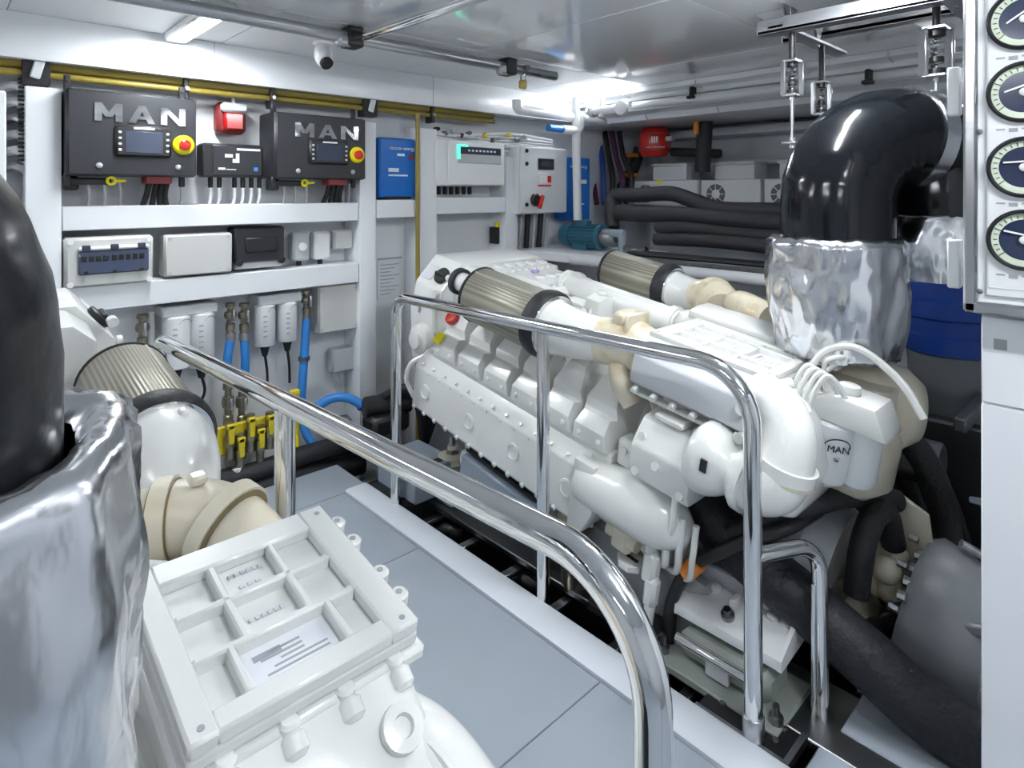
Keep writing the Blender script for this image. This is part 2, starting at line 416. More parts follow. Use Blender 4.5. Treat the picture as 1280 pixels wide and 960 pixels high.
def intercooler(E, x0, x1, y0, y1, zt):
    """x0 outer (aisle) edge, x1 inner edge; y0 aft, y1 forward"""
    body = MB().span(x0 + .012, x1 - .012, y0 + .012, y1 - .012, zt - .20, zt - .022, .012)
    body.span(x0 + .03, x1 + .02, y0 + .05, y1 - .05, zt - .33, zt - .18, .02)
    ic = E.p(body, 'intercooler', 'engine_white')
    d = .020; zb = zt - d
    pl = MB().span(x0, x1, y0, y1, zt - .040, zb, .004)
    W_, L_ = x1 - x0, y1 - y0
    ix0, ix1, iy0, iy1 = x0 + .046, x1 - .036, y0 + .034, y1 - .050
    # raised frame
    pl.span(x0, ix0, y0, y1, zb - .002, zt, .004).span(ix1, x1, y0, y1, zb - .002, zt, .004)
    pl.span(ix0 - .004, ix1 + .004, y0, iy0, zb - .002, zt - .0004, .004).span(ix0 - .004, ix1 + .004, iy1, y1, zb - .002, zt - .0004, .004)
    pl.span(x0 - .010, x1 + .010, y0 - .010, y1 + .010, zt - .062, zt - .040, .006)
    c1, c2 = ix0 + (ix1 - ix0) * .30, ix0 + (ix1 - ix0) * .70; r1, r2 = iy0 + (iy1 - iy0) * .33, iy0 + (iy1 - iy0) * .68
    t = .006
    pl.span(ix0, ix1, r1 - t, r1 + t, zb - .004, zt - .001, .003).span(ix0, ix1, r2 - t, r2 + t, zb - .004, zt - .001, .003)
    for c in (c1, c2): pl.span(c - t, c + t, r1, iy1, zb - .004, zt - .001, .003)
    e1, e2 = ix0 + (ix1 - ix0) * .20, ix0 + (ix1 - ix0) * .80
    for c in (e1, e2): pl.span(c - t, c + t, iy0, r1, zb - .004, zt - .001, .003)
    cp = E.p(pl, 'cover_plate', 'engine_white', ic)
    E.p(MB().span(e1 + .009, e2 - .009, iy0 + .004, r1 - .009, zb, zb + .0012), 'rating_label', 'paper', ic)
    # lettering bars of the rating plate and the cast marks
    lb = MB()
    for k in range(5):
        yy = iy0 + .020 + k * (r1 - iy0 - .044) / 4
        xa = e1 + .02 + (0 if k < 2 else .03); xb = e2 - .03 - .012 * (k % 3)
        lb.span(xa, xb, yy - .0016, yy + .0016, zb + .001, zb + .0016)
    lb.span(e2 - .06, e2 - .022, r1 - .030, r1 - .020, zb + .001, zb + .0016)
    E.p(lb, 'label_print', 'grey_mark', ic)
    mk = MB()
    for k in range(6): mk.span(c1 + .018 + k * .009, c1 + .024 + k * .009, iy1 - .022, iy1 - .014, zb, zb + .003)
    for k in range(3): mk.span(c1 + .03 + k * .012, c1 + .038 + k * .012, (r2 + iy1) / 2 - .012, (r2 + iy1) / 2 - .006, zb, zb + .003)
    for k in range(6): mk.span(c1 + .022 + k * .009, c1 + .028 + k * .009, (r1 + r2) / 2 - .004, (r1 + r2) / 2 + .003, zb, zb + .003)
    E.p(mk, 'cast_marks', 'engine_shade', ic)
    for k in range(4):                                   # bolt lugs on the aisle edge
        yy = y1 - .022 - k * .058 - (.035 if k > 1 else 0)
        lg = MB().cyl((x0 - .024, yy, zt - .075), (x0 - .024, yy, zt - .030), .0155, n=16, b=.004).box((x0 - .006, yy, zt - .052), (.034, .030, .040), .005)
        l = E.p(lg, 'bolt_lug', 'engine_white', ic)
        E.p(MB().cyl((x0 - .024, yy, zt - .032), (x0 - .024, yy, zt - .0292), .0055, n=10), 'bolt_hole', 'grey_mark', l)
    for k in range(4):                                   # rounded screw bosses on the aft edge
        xx = x0 + .04 + k * (W_ - .08) / 3
        E.p(MB().cyl((xx, y0 - .008, zt - .052), (xx, y0 - .034, zt - .066), .017, n=16, b=.006).cyl((xx, y0 - .002, zt - .085), (xx, y0 - .002, zt - .036), .014, n=14, b=.004), 'boss', 'engine_white', ic)
    b2 = MB()
    for xx, yy in ((x0 + .018, y1 - .022), (x1 - .016, y1 - .022), (x1 - .018, y0 + .016), (x0 + .02, y0 + .016)): b2.cyl((xx, yy, zt - .002), (xx, yy, zt + .001), .0045, n=10)
    E.p(b2, 'corner_screws', 'grey_mark', ic)
    return ic

def engine(E, near):
    # crankcase, oil pan
    V = [(-.17, .0), (-.27, .16), (-.40, .27), (-.41, .50), (-.36, .56), (-.18, .74), (0, .66), (.18, .74), (.36, .56), (.41, .50), (.40, .27), (.27, .16), (.17, .0)]
    E.p(MB().prism(V, 'y', -.36, 1.02), 'engine_block', 'engine_white', bevel=.015)
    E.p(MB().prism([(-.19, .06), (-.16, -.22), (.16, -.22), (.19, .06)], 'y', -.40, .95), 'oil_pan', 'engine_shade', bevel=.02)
    # flywheel housing + gearbox behind
    E.p(MB().lathe((0, -.50, .33), (0, -1, 0), [(.22, 0), (.24, .02), (.24, .16), (.20, .18), (.18, .24)], 40), 'flywheel_housing', 'gear_grey', smooth=50)
    # side water-jacket cover with ports
    sec = [(-.515, .288), (-.515, .482), (-.462, .545), (-.34, .56), (-.34, .24), (-.45, .25), (-.50, .272)]
    mc = E.p(MB().prism(sec, 'y', -.055, .965).prism([(-.515, .288), (-.515, .42), (-.44, .42), (-.44, .25)], 'y', -.075, -.05), 'manifold_cover', 'engine_white', bevel=.008)
    b = MB()
    for k in range(13):
        y = .945 - k * .081
        b.cyl((-.512, y, .472), (-.519, y, .472), .007, n=8); b.cyl((-.508, y, .290), (-.522, y, .284), .010, n=8)
        b.cyl((-.505, y - .03, .500), (-.511, y - .03, .506), .007, n=8)
    E.p(b, 'cover_bolts', 'engine_white', mc)
    for y in (.871, .556, .285, .005):
        E.p(MB().lathe((-.514, y, .385), (-1, 0, 0), [(.036, 0), (.034, .008), (.026, .009), (.024, .003), (.001, .003)], 24, cap=False), 'port_boss', 'engine_white', mc)
    E.p(MB().tube(spline([(-.46, -.04, .43), (-.465, -.14, .44), (-.46, -.26, .45), (-.445, -.36, .44), (-.42, -.42, .42)], 6), spline_r([.085, .09, .10, .085, .04], 6), 24), 'manifold_outlet', 'engine_white', smooth=70)
    E.p(MB().prism([(-.08, .27), (-.02, .27), (-.02, .52), (-.11, .52), (-.12, .36)], 'x', -.528, -.46), 'joint_flange', 'engine_white', bevel=.008)
    # rocker covers
    for yc, wd in ((.795, .158), (.625, .158), (.452, .158), (.285, .158), (.122, .158), (-.04, .158)): rocker_cover(E, yc, wd)
    E.p(MB().prism([(-.47, .52), (-.47, .555), (-.20, .60), (-.20, .52)], 'y', -.13, .90), 'head_gasket_rail', 'engine_white', bevel=.006)
    E.p(MB().box((-.43, -.175, .585), (.07, .07, .10), .012).cyl((-.468, -.175, .60), (-.474, -.175, .60), .012, n=12), 'thermostat_block', 'engine_white')
    # valley: thin pipes between the heads and the coolers
    for k in range(4):
        x = -.255 + .022 * k
        E.p(MB().tube(spline([(x, .30, .83), (x, .05, .80 - .006 * k), (x - .03, -.10, .76), (x - .08, -.19, .70 - .01 * k)], 6), .007, 8), 'fuel_line', 'engine_white')
    for k in range(5):
        y = .70 - .165 * k
        E.p(MB().tube(spline([(-.20, y, .80), (-.16, y - .02, .86), (-.10, y - .03, .84)], 5), .008, 8), 'injector_pipe', 'engine_white')
    vc = E.p(MB().span(-.16, .24, .10, .80, .66, .80, .02).span(-.13, .20, .52, .86, .78, .915, .025).span(-.13, .03, .33, .50, .78, .885, .015), 'valley_cover', 'engine_white')
    bb = MB()
    for k in range(6):
        bb.cyl((-.09 + .05 * k, .83, .91), (-.09 + .05 * k, .83, .928), .012, n=8); bb.cyl((-.09 + .05 * k, .56, .91), (-.09 + .05 * k, .56, .928), .012, n=8)
    for k in range(3): bb.lathe((-.05 + .07 * k, .68, .912), (0, 0, 1), [(.03, 0), (.03, .012), (.022, .018)], 18)
    bb.box((-.10, .41, .888), (.05, .12, .02), .006)
    E.p(bb, 'cover_fittings', 'engine_white', vc)
    E.p(MB().box((.015, .78, .922), (.045, .022, .012), .004), 'blue_plug', 'purple' if near else 'blue_plug_mat', vc)
    hn = E.p(MB().tube(spline([(-.175, .93, .90), (-.18, .80, .885), (-.19, .60, .872), (-.185, .40, .868), (-.18, .20, .860), (-.20, .05, .87), (-.22, -.10, .90)], 6), .014, 10), 'wiring_harness', 'engine_white')
    for y in (.86, .70, .52, .34, .16): E.p(MB().ring((-.185, y, .873), (0, 1, 0), .020, .012, .012, 14), 'harness_clip', 'light_grey', hn)
    for k, y in enumerate((.90, .76, .60, .44, .30, .12)):
        sn = E.p(MB().cyl((-.135, y, .80), (-.135, y, .86 + .012 * (k % 3)), .017, n=12, b=.003).cyl((-.135, y, .85), (-.135, y, .885 + .012 * (k % 3)), .010, n=6), 'sensor', 'engine_white')
        E.p(MB().tube(spline([(-.135, y, .875), (-.145, y - .012, .90), (-.17, y - .03, .885)], 4), .006, 6), 'sensor_lead', 'engine_white' if k % 3 else 'grey_mark', sn)
    E.p(MB().prism([(-.115, .80), (-.115, .93), (-.06, .945), (.0, .93), (.0, .80)], 'y', .27, .345).box((-.05, .31, .95), (.035, .035, .02), .005), 'oil_separator', 'engine_white', bevel=.006)
    E.p(MB().lathe((.10, .45, .80), (0, 0, 1), [(.06, 0), (.065, .01), (.065, .085), (.05, .10), (.02, .11)], 22), 'oil_filter_cap', 'engine_white')
    E.p(MB().lathe((.18, .66, .80), (0, 0, 1), [(.055, 0), (.06, .01), (.06, .11), (.045, .125), (.02, .13)], 22), 'oil_filter_cap', 'engine_white')
    for k in range(5): E.p(MB().box((-.10 + .075 * k, .92, .915), (.05, .06, .025), .006), 'front_pad', 'engine_white')
    ct = E.p(MB().cyl((.03, .58, .91), (.03, -.02, .91), .055, n=28, b=.006), 'coolant_tube', 'engine_white', smooth=60)
    for y in (.57, .0): E.p(MB().ring((.03, y, .91), (0, 1, 0), .066, .05, .03), 'pipe_clamp', 'engine_white', ct)
    for k in (-1, 0, 1): E.p(MB().box((.03 + k * .022, .28, .963 - abs(k) * .006), (.007, .52, .008), .002), 'tube_rib', 'engine_white', ct)
    E.p(MB().lathe((.02, -.09, .84), (0, 0, 1), [(.07, 0), (.075, .03), (.075, .10), (.06, .13), (.03, .14)], 20).box((-.06, -.10, .88), (.08, .09, .08), .012), 'thermostat_housing', 'engine_white')
    # front gear housing
    ho = Vector((-.05, .06, .10)) if near else Vector((0, 0, 0))
    def O(mb):
        mb.v = [p + ho for p in mb.v]; return mb
    fh = E.p(O(MB().prism([(-.20, .20), (-.36, .40), (-.395, .66), (-.375, .80), (-.27, .925), (.27, .925), (.375, .80), (.395, .66), (.36, .40), (.20, .20)], 'y', 1.0, 1.22)
             .prism([(-.30, .60), (-.30, .86), (-.24, .915), (.25, .915), (.30, .60)], 'y', .84, 1.02)), 'front_housing', 'engine_white', bevel=.012)
    nrm = Vector((-.125, 0, .105)).normalized()
    c0 = Vector((-.330, 1.06, .852))
    E.p(O(MB().cyl(c0 + nrm * .002, c0 + nrm * .022, .042, n=24, b=.004).box(c0 + nrm * .024, (.018, .075, .018), .004)), 'filler_cap', 'black', fh)
    t_ = Vector((.105, 0, .125)).normalized(); c1 = Vector((-.330, 1.16, .852))
    rot = Matrix((( t_[0], 0, nrm[0]), (0, 1, 0), (t_[2], 0, nrm[2]))) 
    E.p(O(MB().box(c1 + nrm * .003, (.085, .075, .004), .001, rot)), 'instruction_label', 'light_grey', fh)
    E.p(O(MB().cyl((-.385, 1.03, .78), (-.40, 1.03, .78), .018, n=12).cyl((-.36, .985, .87), (-.36, .955, .87), .016, n=10).tube(spline([(-.39, 1.02, .76), (-.405, 1.0, .70), (-.39, 1.0, .60)], 6), .013, 8)), 'breather_pipe', 'engine_white', fh)
    E.p(O(MB().span(-.402, -.394, 1.13, 1.145, .66, .74, .002)), 'slot_mark', 'grey_mark', fh)
    E.p(O(MB().lathe((-.40, 1.06, .555), (-1, 0, 0), [(.075, 0), (.08, .02), (.07, .045), (.045, .055), (.04, .07), (.01, .075)], 26)), 'water_pump_cover', 'engine_white', fh)
    E.p(O(MB().tube(spline([(-.45, .99, .50), (-.50, 1.02, .46), (-.51, 1.03, .38), (-.48, 1.0, .30)], 6), .012, 8)), 'drain_pipe', 'engine_white', fh)
    # air filter and intake run
    if not near:
        f = air_filter(E, -.43, .262, .655, .889, .118, [(-.43, .245, .889), (-.43, .20, .889), (-.42, .10, .895), (-.405, .02, .905)], [.108, .100, .085, .078])
    else:
        f = air_filter(E, -.395, .39, .77, .87, .118, [(-.395, .37, .87), (-.395, .345, .87), (-.394, .31, .865), (-.390, .265, .85), (-.384, .225, .82), (-.378, .20, .785), (-.374, .19, .75)], [.100, .110, .110, .106, .098, .085, .06])
        E.p(MB().box((-.425, .315, .972), (.02, .026, .022), .005), 'cap_lug', 'engine_white', f)
        E.p(MB().box((-.31, .30, .945), (.02, .026, .022), .005), 'cap_lug', 'engine_white', f)
    yo = .115 if near else 0
    if not near: E.p(MB().cyl((-.41, .655 + yo, .90), (-.41, .84 + yo, .90), .043, n=20, b=.004), 'breather_tube', 'engine_white', f)
    if not near: E.p(MB().ring((-.41, .83 + yo, .90), (0, 1, 0), .060, .044, .025), 'breather_seal', 'rubber', f)
    if not near:
        el = E.p(MB().tube(spline([(-.405, .03, .90), (-.39, -.02, .91), (-.375, -.07, .92), (-.36, -.12, .91), (-.35, -.19, .88)], 6), spline_r([.080, .084, .086, .084, .07], 6), 24), 'intake_elbow', 'engine_cream', smooth=60)
        E.p(MB().box((-.375, -.055, .985), (.11, .055, .09), .012).box((-.375, -.095, .985), (.13, .014, .10), .005), 'elbow_flange', 'engine_cream', el)
        E.p(MB().tube(spline([(-.40, -.06, .86), (-.43, -.10, .80), (-.42, -.15, .74)], 5), .035, 14), 'elbow_drain', 'engine_cream', el)
    else:
        el = E.p(MB().tube(spline([(-.25, .20, .74), (-.27, .165, .80), (-.32, .125, .84), (-.385, .085, .855), (-.435, .03, .85), (-.46, -.05, .83), (-.465, -.13, .80)], 6), spline_r([.068, .072, .074, .076, .074, .076, .08], 6), 30), 'intake_elbow', 'engine_cream_pale', smooth=60)
        for p_, d_, ro in (((-.345, .112, .848), (-1, -.55, .15), .086), ((-.437, .025, .849), (-.45, -1, -.2), .092)):
            E.p(MB().ring(p_, d_, ro, .06, .034, 36), 'elbow_flange', 'engine_cream_pale', el)
            dn = Vector(d_).normalized()
            for sg in (-1, 1): E.p(MB().ring(Vector(p_) + dn * (.019 * sg), d_, ro - .006, .06, .004, 36), 'joint_gap', 'joint_brown', el)
        E.p(MB().box((-.39, .075, .945), (.035, .03, .022), .006), 'elbow_lug', 'engine_cream_pale', el)
        E.p(MB().tube(spline([(-.24, -.02, .88), (-.28, -.10, .91), (-.31, -.19, .945)], 5), .012, 12), 'vent_hose', 'engine_white')
        for k in range(3): E.p(MB().cyl((-.31 - .045 * k, -.13, .90), (-.31 - .045 * k, -.205, .945), .017, n=12), 'hose_stub', 'engine_white')
    # charge-air cooler
    if near: ic = intercooler(E, -.515, -.205, -.532, -.212, 1.005)
    else:
        ic = intercooler(E, -.40, -.10, -.58, -.165, 1.0)
        E.p(MB().prism([(-.40, .985), (-.475, .935), (-.482, .845), (-.43, .815), (-.38, .815)], 'y', -.565, -.165), 'side_cover', 'engine_shade', ic, bevel=.008)  # white cover, its shaded grey put into the colour
        bs = MB()
        for k in range(6): bs.cyl((-.47, -.19 - .07 * k, .825), (-.485, -.19 - .07 * k, .818), .012, n=8)
        bs.cyl((-.478, -.55, .91), (-.50, -.55, .915), .018, n=12).cyl((-.478, -.555, .83), (-.50, -.555, .83), .015, n=12)
        bs.box((-.45, -.36, .805), (.03, .40, .014), .004)
        E.p(bs, 'cover_bolts', 'engine_white', ic)
    if near: et = MB().prism([(-.50, .972), (-.55, .955), (-.655, .90), (-.73, .80), (-.75, .60), (-.50, .56)], 'x', -.495, -.215)
    else: et = MB().prism([(-.57, .965), (-.62, .955), (-.70, .89), (-.735, .78), (-.71, .64), (-.57, .60)], 'x', -.43, -.13)
    E.p(et, 'end_tank', 'engine_white', ic, bevel=.03, smooth=60)
    eb = MB()
    for xx, yy, zz in ((-.447, -.60, .928), (-.30, -.62, .918), (-.25, -.69, .86)) if near else ((-.37, -.655, .935), (-.25, -.665, .93), (-.18, -.70, .88)):
        eb.lathe((xx, yy, zz), (0, -.5, .86), [(.030, -.01), (.028, .012), (.014, .014), (.012, .006), (.001, .006)], 20, cap=False)
    E.p(eb, 'tank_bosses', 'engine_white', ic)
    # gear-driven pump box and turbo
    pb = E.p(MB().prism([(-.395, .56), (-.505, .56), (-.525, .60), (-.525, .675), (-.475, .752), (-.395, .765)], 'y', -.445, -.232), 'pump_box', 'engine_white', bevel=.01)
    ps = MB()
    for y, z, x in ((-.26, .70, -.505), (-.33, .64, -.524), (-.42, .70, -.505), (-.42, .59, -.52), (-.26, .59, -.52)): ps.cyl((x + .006, y, z), (x - .008, y, z + .003), .013, n=12)
    ps.cyl((-.45, -.42, .755), (-.46, -.42, .775), .02, n=14).cyl((-.44, -.30, .758), (-.445, -.30, .772), .016, n=12)
    ps.box((-.50, -.40, .52), (.03, .02, .14), .006).box((-.46, -.33, .775), (.06, .10, .02), .005)
    E.p(ps, 'pump_bolts', 'engine_white', pb)
    to = Vector((-.055, .0, -.085)) if near else Vector((0, 0, 0))
    def O(mb):
        mb.v = [p + to for p in mb.v]; return mb
    tb = E.p(O(MB().lathe((-.49, -.475, .735), (-.10, -1, 0), [(.05, -.035), (.098, -.022), (.106, -.010), (.106, .012), (.100, .035), (.086, .060), (.072, .078), (.066, .09), (.066, .102), (.078, .104), (.078, .122), (.068, .124), (.068, .16)], 40)), 'turbocharger', 'engine_white', smooth=50)
    E.p(O(MB().box((-.592, -.512, .758), (.006, .020, .036), .001)), 'type_plate', 'black', tb)
    E.p(O(MB().ring((-.51, -.605, .735), (.10, 1, 0), .086, .07, .022)), 'turbo_clamp', 'engine_white', tb)
    eb_ = E.p(O(MB().tube(spline([(-.515, -.60, .735), (-.512, -.632, .735), (-.50, -.668, .762), (-.48, -.682, .825), (-.455, -.665, .895), (-.43, -.61, .94), (-.41, -.55, .945)], 7), spline_r([.068, .073, .077, .072, .068, .064, .060], 7), 32)), 'charge_air_elbow', 'engine_white', smooth=70)
    E.p(O(MB().ring((-.484, -.682, .808), (.1, -.1, 1), .081, .06, .034, 36)), 'elbow_joint', 'engine_white', eb_)
    E.p(O(MB().ring((-.486, -.681, .787), (.1, -.1, 1), .0805, .06, .006, 36)), 'joint_seal', 'engine_cream', eb_)
    E.p(O(MB().tube(spline([(-.475, -.745, .86), (-.452, -.722, .92), (-.43, -.66, .985), (-.41, -.59, 1.0)], 5), .006, 6)), 'casting_ridge', 'engine_white', eb_)
    if not near:
        # twin fuel filters on a cast head with looped lines
        hd = E.p(MB().prism([(-.86, .895), (-.66, .895), (-.64, .93), (-.70, .975), (-.82, .975)], 'x', -.30, -.15).cyl((-.23, -.73, .97), (-.23, -.73, 1.0), .03, n=14), 'filter_head', 'engine_white', bevel=.01)
        for x, y in ((-.255, -.715), (-.20, -.775)):
            ff = E.p(MB().lathe((x, y, .895), (0, 0, -1), [(.045, 0), (.055, .008), (.055, .16), (.048, .175), (.02, .178)], 28), 'fuel_filter', 'plastic_white')
            E.p(MB().cyl((x, y, .72), (x, y, .70), .022, n=14), 'drain_plug', 'light_grey', ff)
            if y > -.73:
                nn = Vector((-.79, -.62, 0)).normalized(); rr = Vector((.62, -.79, 0)).normalized(); o_ = Vector((x, y, .83)) + nn * .0555
                E.text('logo_text', 'MAN', .027, o_ + nn * .0005, rr, (0, 0, 1), 'black', ff, .001, .0)
                E.p(MB().tube([o_ + nn * .001 + rr * (.034 * math.cos(a)) + Vector((0, 0, .004 + .026 * math.sin(a))) - nn * (.0115 * math.cos(a) ** 2) for a in [PI * k / 12 for k in range(13)]], .0016, 6), 'logo_arc', 'black', ff)
                E.p(MB().box(o_ + Vector((0, 0, -.024)), (.02, .012, .002)).box(o_ + Vector((0, 0, -.031)), (.014, .010, .002)), 'filter_print', 'grey_mark', ff)
        for k in range(4):
            x = -.30 - .012 * k; y = -.60 - .022 * k
            E.p(MB().tube(spline([(x, y, .90), (x, y - .01, .98), (x + .015, y - .03, 1.03), (x + .04, y - .06, 1.0), (x + .06, y - .08, .955)], 6), .0075, 8), 'fuel_line', 'engine_white')
        E.p(MB().tube(spline([(-.21, -.60, .97), (-.19, -.64, 1.06), (-.17, -.72, 1.09), (-.15, -.83, 1.03), (-.15, -.90, .95)], 6), .011, 8), 'loop_hose', 'engine_white')
        E.p(MB().tube(spline([(-.20, -.645, 1.0), (-.23, -.66, 1.045), (-.20, -.69, 1.06), (-.16, -.67, 1.03), (-.19, -.65, 1.0)], 6), .007, 8), 'wire_loop', 'engine_white')
        for x, y, z in ((-.33, -.62, .885), (-.30, -.67, .88), (-.345, -.58, .96)): E.p(MB().cyl((x, y, z), (x + .04, y - .02, z + .01), .016, n=12, b=.004), 'union_fitting', 'engine_white')
        # right-hand bank seen past the valley
        f2 = air_filter(E, .42, .285, .625, .93, .105, [(.42, .27, .93), (.42, .23, .93), (.41, .16, .935), (.39, .10, .94)], [.098, .088, .078, .075])
        e2 = E.p(MB().tube(spline([(.39, .11, .94), (.375, .05, .955), (.34, -.02, .965), (.29, -.06, .95)], 6), spline_r([.078, .082, .082, .07], 6), 22), 'intake_elbow', 'engine_cream', smooth=60)
        E.p(MB().ring((.36, .02, .962), (.5, 1, 0), .095, .06, .03), 'elbow_flange', 'engine_cream', e2)
        E.p(MB().tube(spline([(.30, -.12, .98), (.24, -.18, 1.0), (.20, -.30, .99)], 6), .06, 18), 'charge_pipe', 'engine_cream', smooth=60)
        E.p(MB().span(.12, .42, -.55, -.14, .62, .97, .02), 'outboard_cooler', 'engine_white')
        E.p(MB().prism([(.34, .24), (.34, .56), (.46, .545), (.515, .482), (.515, .288)], 'y', -.055, .965), 'outboard_cover', 'engine_white')
        E.p(MB().prism([(.16, .6), (.18, .80), (.30, .80), (.40, .75), (.48, .6)], 'y', -.12, .87), 'outboard_heads', 'engine_white', bevel=.01)
    # long bracing beam over the coolers
    if not near: E.p(MB().prism([(-.085, .985), (-.085, 1.012), (-.02, 1.024), (.05, 1.024), (.07, 1.0), (.07, .985)], 'y', -.62, -.12).box((-.07, -.60, .985), (.05, .10, .02), .004), 'brace_beam', 'engine_white', bevel=.004)
    # exhaust turbine housing under the riser
    E.p(MB().lathe((-.01, -.66, .60), (0, 0, 1), [(.12, 0), (.17, .05), (.175, .20), (.15, .30), (.14, .36)], 30).lathe((.06, -.70, .87), (.5, -1, 0), [(.11, -.1), (.13, 0), (.13, .10), (.09, .15)], 28), 'turbine_housing', 'engine_cream_pale', smooth=55)
    if not near:
        # lifting plate, support arm, oil lines below the cover
        ey = MB(); hx = [(.05 * math.cos(PI / 8 + k * PI / 4), .05 * math.sin(PI / 8 + k * PI / 4)) for k in range(8)]
        ey.prism([(-.43 + p[0], -.235 + p[1]) for p in hx], 'z', .215, .235).box((-.39, -.235, .222), (.06, .07, .018), .003)
        e = E.p(ey, 'lifting_plate', 'engine_white', bevel=.003)
        E.p(MB().box((-.43, -.235, .236), (.014, .05, .003), .001), 'slot', 'black', e)
        ar = MB().tube(spline([(-.46, -.315, .40), (-.465, -.32, .33), (-.45, -.325, .28)], 5), .022, 10)
        ar.box((-.465, -.33, .285), (.05, .05, .11), .012).box((-.47, -.345, .21), (.045, .045, .10), .012).tube(spline([(-.47, -.345, .20), (-.475, -.35, .12), (-.48, -.355, .05)], 5), [.020 - .0006 * k for k in range(11)], 10)
        ar.box((-.465, -.40, .04), (.10, .035, .025), .004).cyl((-.50, -.335, .05), (-.46, -.335, .05), .018, n=12)
        E.p(ar, 'support_arm', 'engine_white')
        for k in range(3):
            E.p(MB().tube(spline([(-.47, -.37 - .045 * k, .50), (-.475, -.375 - .045 * k, .40), (-.44, -.36 - .04 * k, .30), (-.38, -.30, .26)], 6), .014 - .002 * k, 10), 'oil_line', 'engine_white')
        E.p(MB().box((-.42, -.20, .30), (.10, .08, .10), .015).cyl((-.44, -.14, .30), (-.44, -.26, .30), .028, n=14).box((-.40, -.30, .33), (.08, .10, .12), .02), 'oil_cooler_fitting', 'engine_cream_pale')
        E.p(MB().span(-.40, -.30, -.50, .0, .02, .26, .03), 'bed_foot', 'gear_grey')
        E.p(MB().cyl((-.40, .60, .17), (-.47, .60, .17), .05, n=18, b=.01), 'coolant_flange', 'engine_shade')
        hs = MB().tube(spline([(-.45, .03, .26), (-.47, -.02, .20), (-.46, -.03, .10), (-.42, -.01, .0)], 6), .05, 18)
        E.p(hs, 'corrugated_hose', 'bronze')
    if near:
        E.p(MB().span(-.50, -.13, -.545, -.20, .56, .80, .03), 'cooler_casting', 'engine_white')
        E.p(MB().box((-.56, -.30, .80), (.05, .05, .012), .004, Matrix.Rotation(.7, 3, 'Z')), 'tab_plate', 'steel_dark')
        for x, y, z in ((-.115, -.33, .93), (-.10, -.42, .92)): E.p(MB().box((x + .03, y, z), (.04, .10, .06), .012), 'casting_pad', 'engine_white')
mat('blue_plug_mat', (.45, .42, .80), .4)
st = thing('marine_engine', 'white diesel engine in full view beyond the far handrail', 'engine', (2.13, 1.5, 0), 'twin diesel engines', TILT)
E1 = Eng(st, False); engine(E1, False)
pt = thing('marine_engine', 'cropped white diesel engine in the near left foreground', 'engine', (0.0, 1.43, -.11), 'twin diesel engines', TILT)
E2 = Eng(pt, True); engine(E2, True)
# red oil cap and yellow tag of the far engine sit on its first rocker cover
oc = MB().lathe((-.420, .835, .722), (-.7, 0, .72), [(.030, 0), (.034, .006), (.034, .022), (.028, .028), (.008, .03)], 20)
E1.p(oc, 'oil_filler_cap', 'red')
E1.p(MB().box((-.490, .842, .645), (.010, .048, .050), .003, Matrix.Rotation(.7, 3, 'Y')), 'yellow_tag', 'yellow_sign')

# ------------------------------------------------------------------ exhaust risers
mat('wrap_dull', (.007, .008, .010), .30, coat=.08, spec=.35, bump=(14, .35, 3))
def foil_sleeve(parent, c, z0, z1, r0, r1, seed, m='foil', nu=72, nv=26, amp=.028):
    vs = []; fs = []
    prof = []
    for j in range(nv + 1):
        t = j / nv; prof.append((r0 + (r1 - r0) * t + .012 * math.sin(t * PI), z0 + (z1 - z0) * t))
    prof += [(r1 - .012, z1 + .016), (r1 - .035, z1 + .014), (r1 - .055, z1 - .008)]
    for j, (r, z) in enumerate(prof):
        for k in range(nu):
            a = 2 * PI * k / nu
            q = Vector((math.cos(a) * 2.2, math.sin(a) * 2.2, z * 3.2 + seed))
            d = noise.noise(q * 1.0) * .9 + abs(noise.noise(q * 2.3 + Vector((5, 1, seed)))) * 1.2 + noise.noise(q * 5) * .25
            fold = .5 * math.sin(a * 7 + 3 * noise.noise(Vector((z * 4, seed, a * .3))))
            rr = r + amp * (d * .75 + fold * .30) * (1 if j <= nv else .5)
            vs.append((c[0] + math.cos(a) * rr, c[1] + math.sin(a) * rr, z + (.008 * noise.noise(q * 3) if j > nv - 2 else 0)))
    n = len(prof)
    for j in range(n - 1):
        for k in range(nu):
            k2 = (k + 1) % nu; fs.append((j * nu + k, j * nu + k2, (j + 1) * nu + k2, (j + 1) * nu + k))
    fs.append(tuple(range(nu)))
    return MB().add(vs, fs).build('foil_blanket', m, parent, 80, False, True)
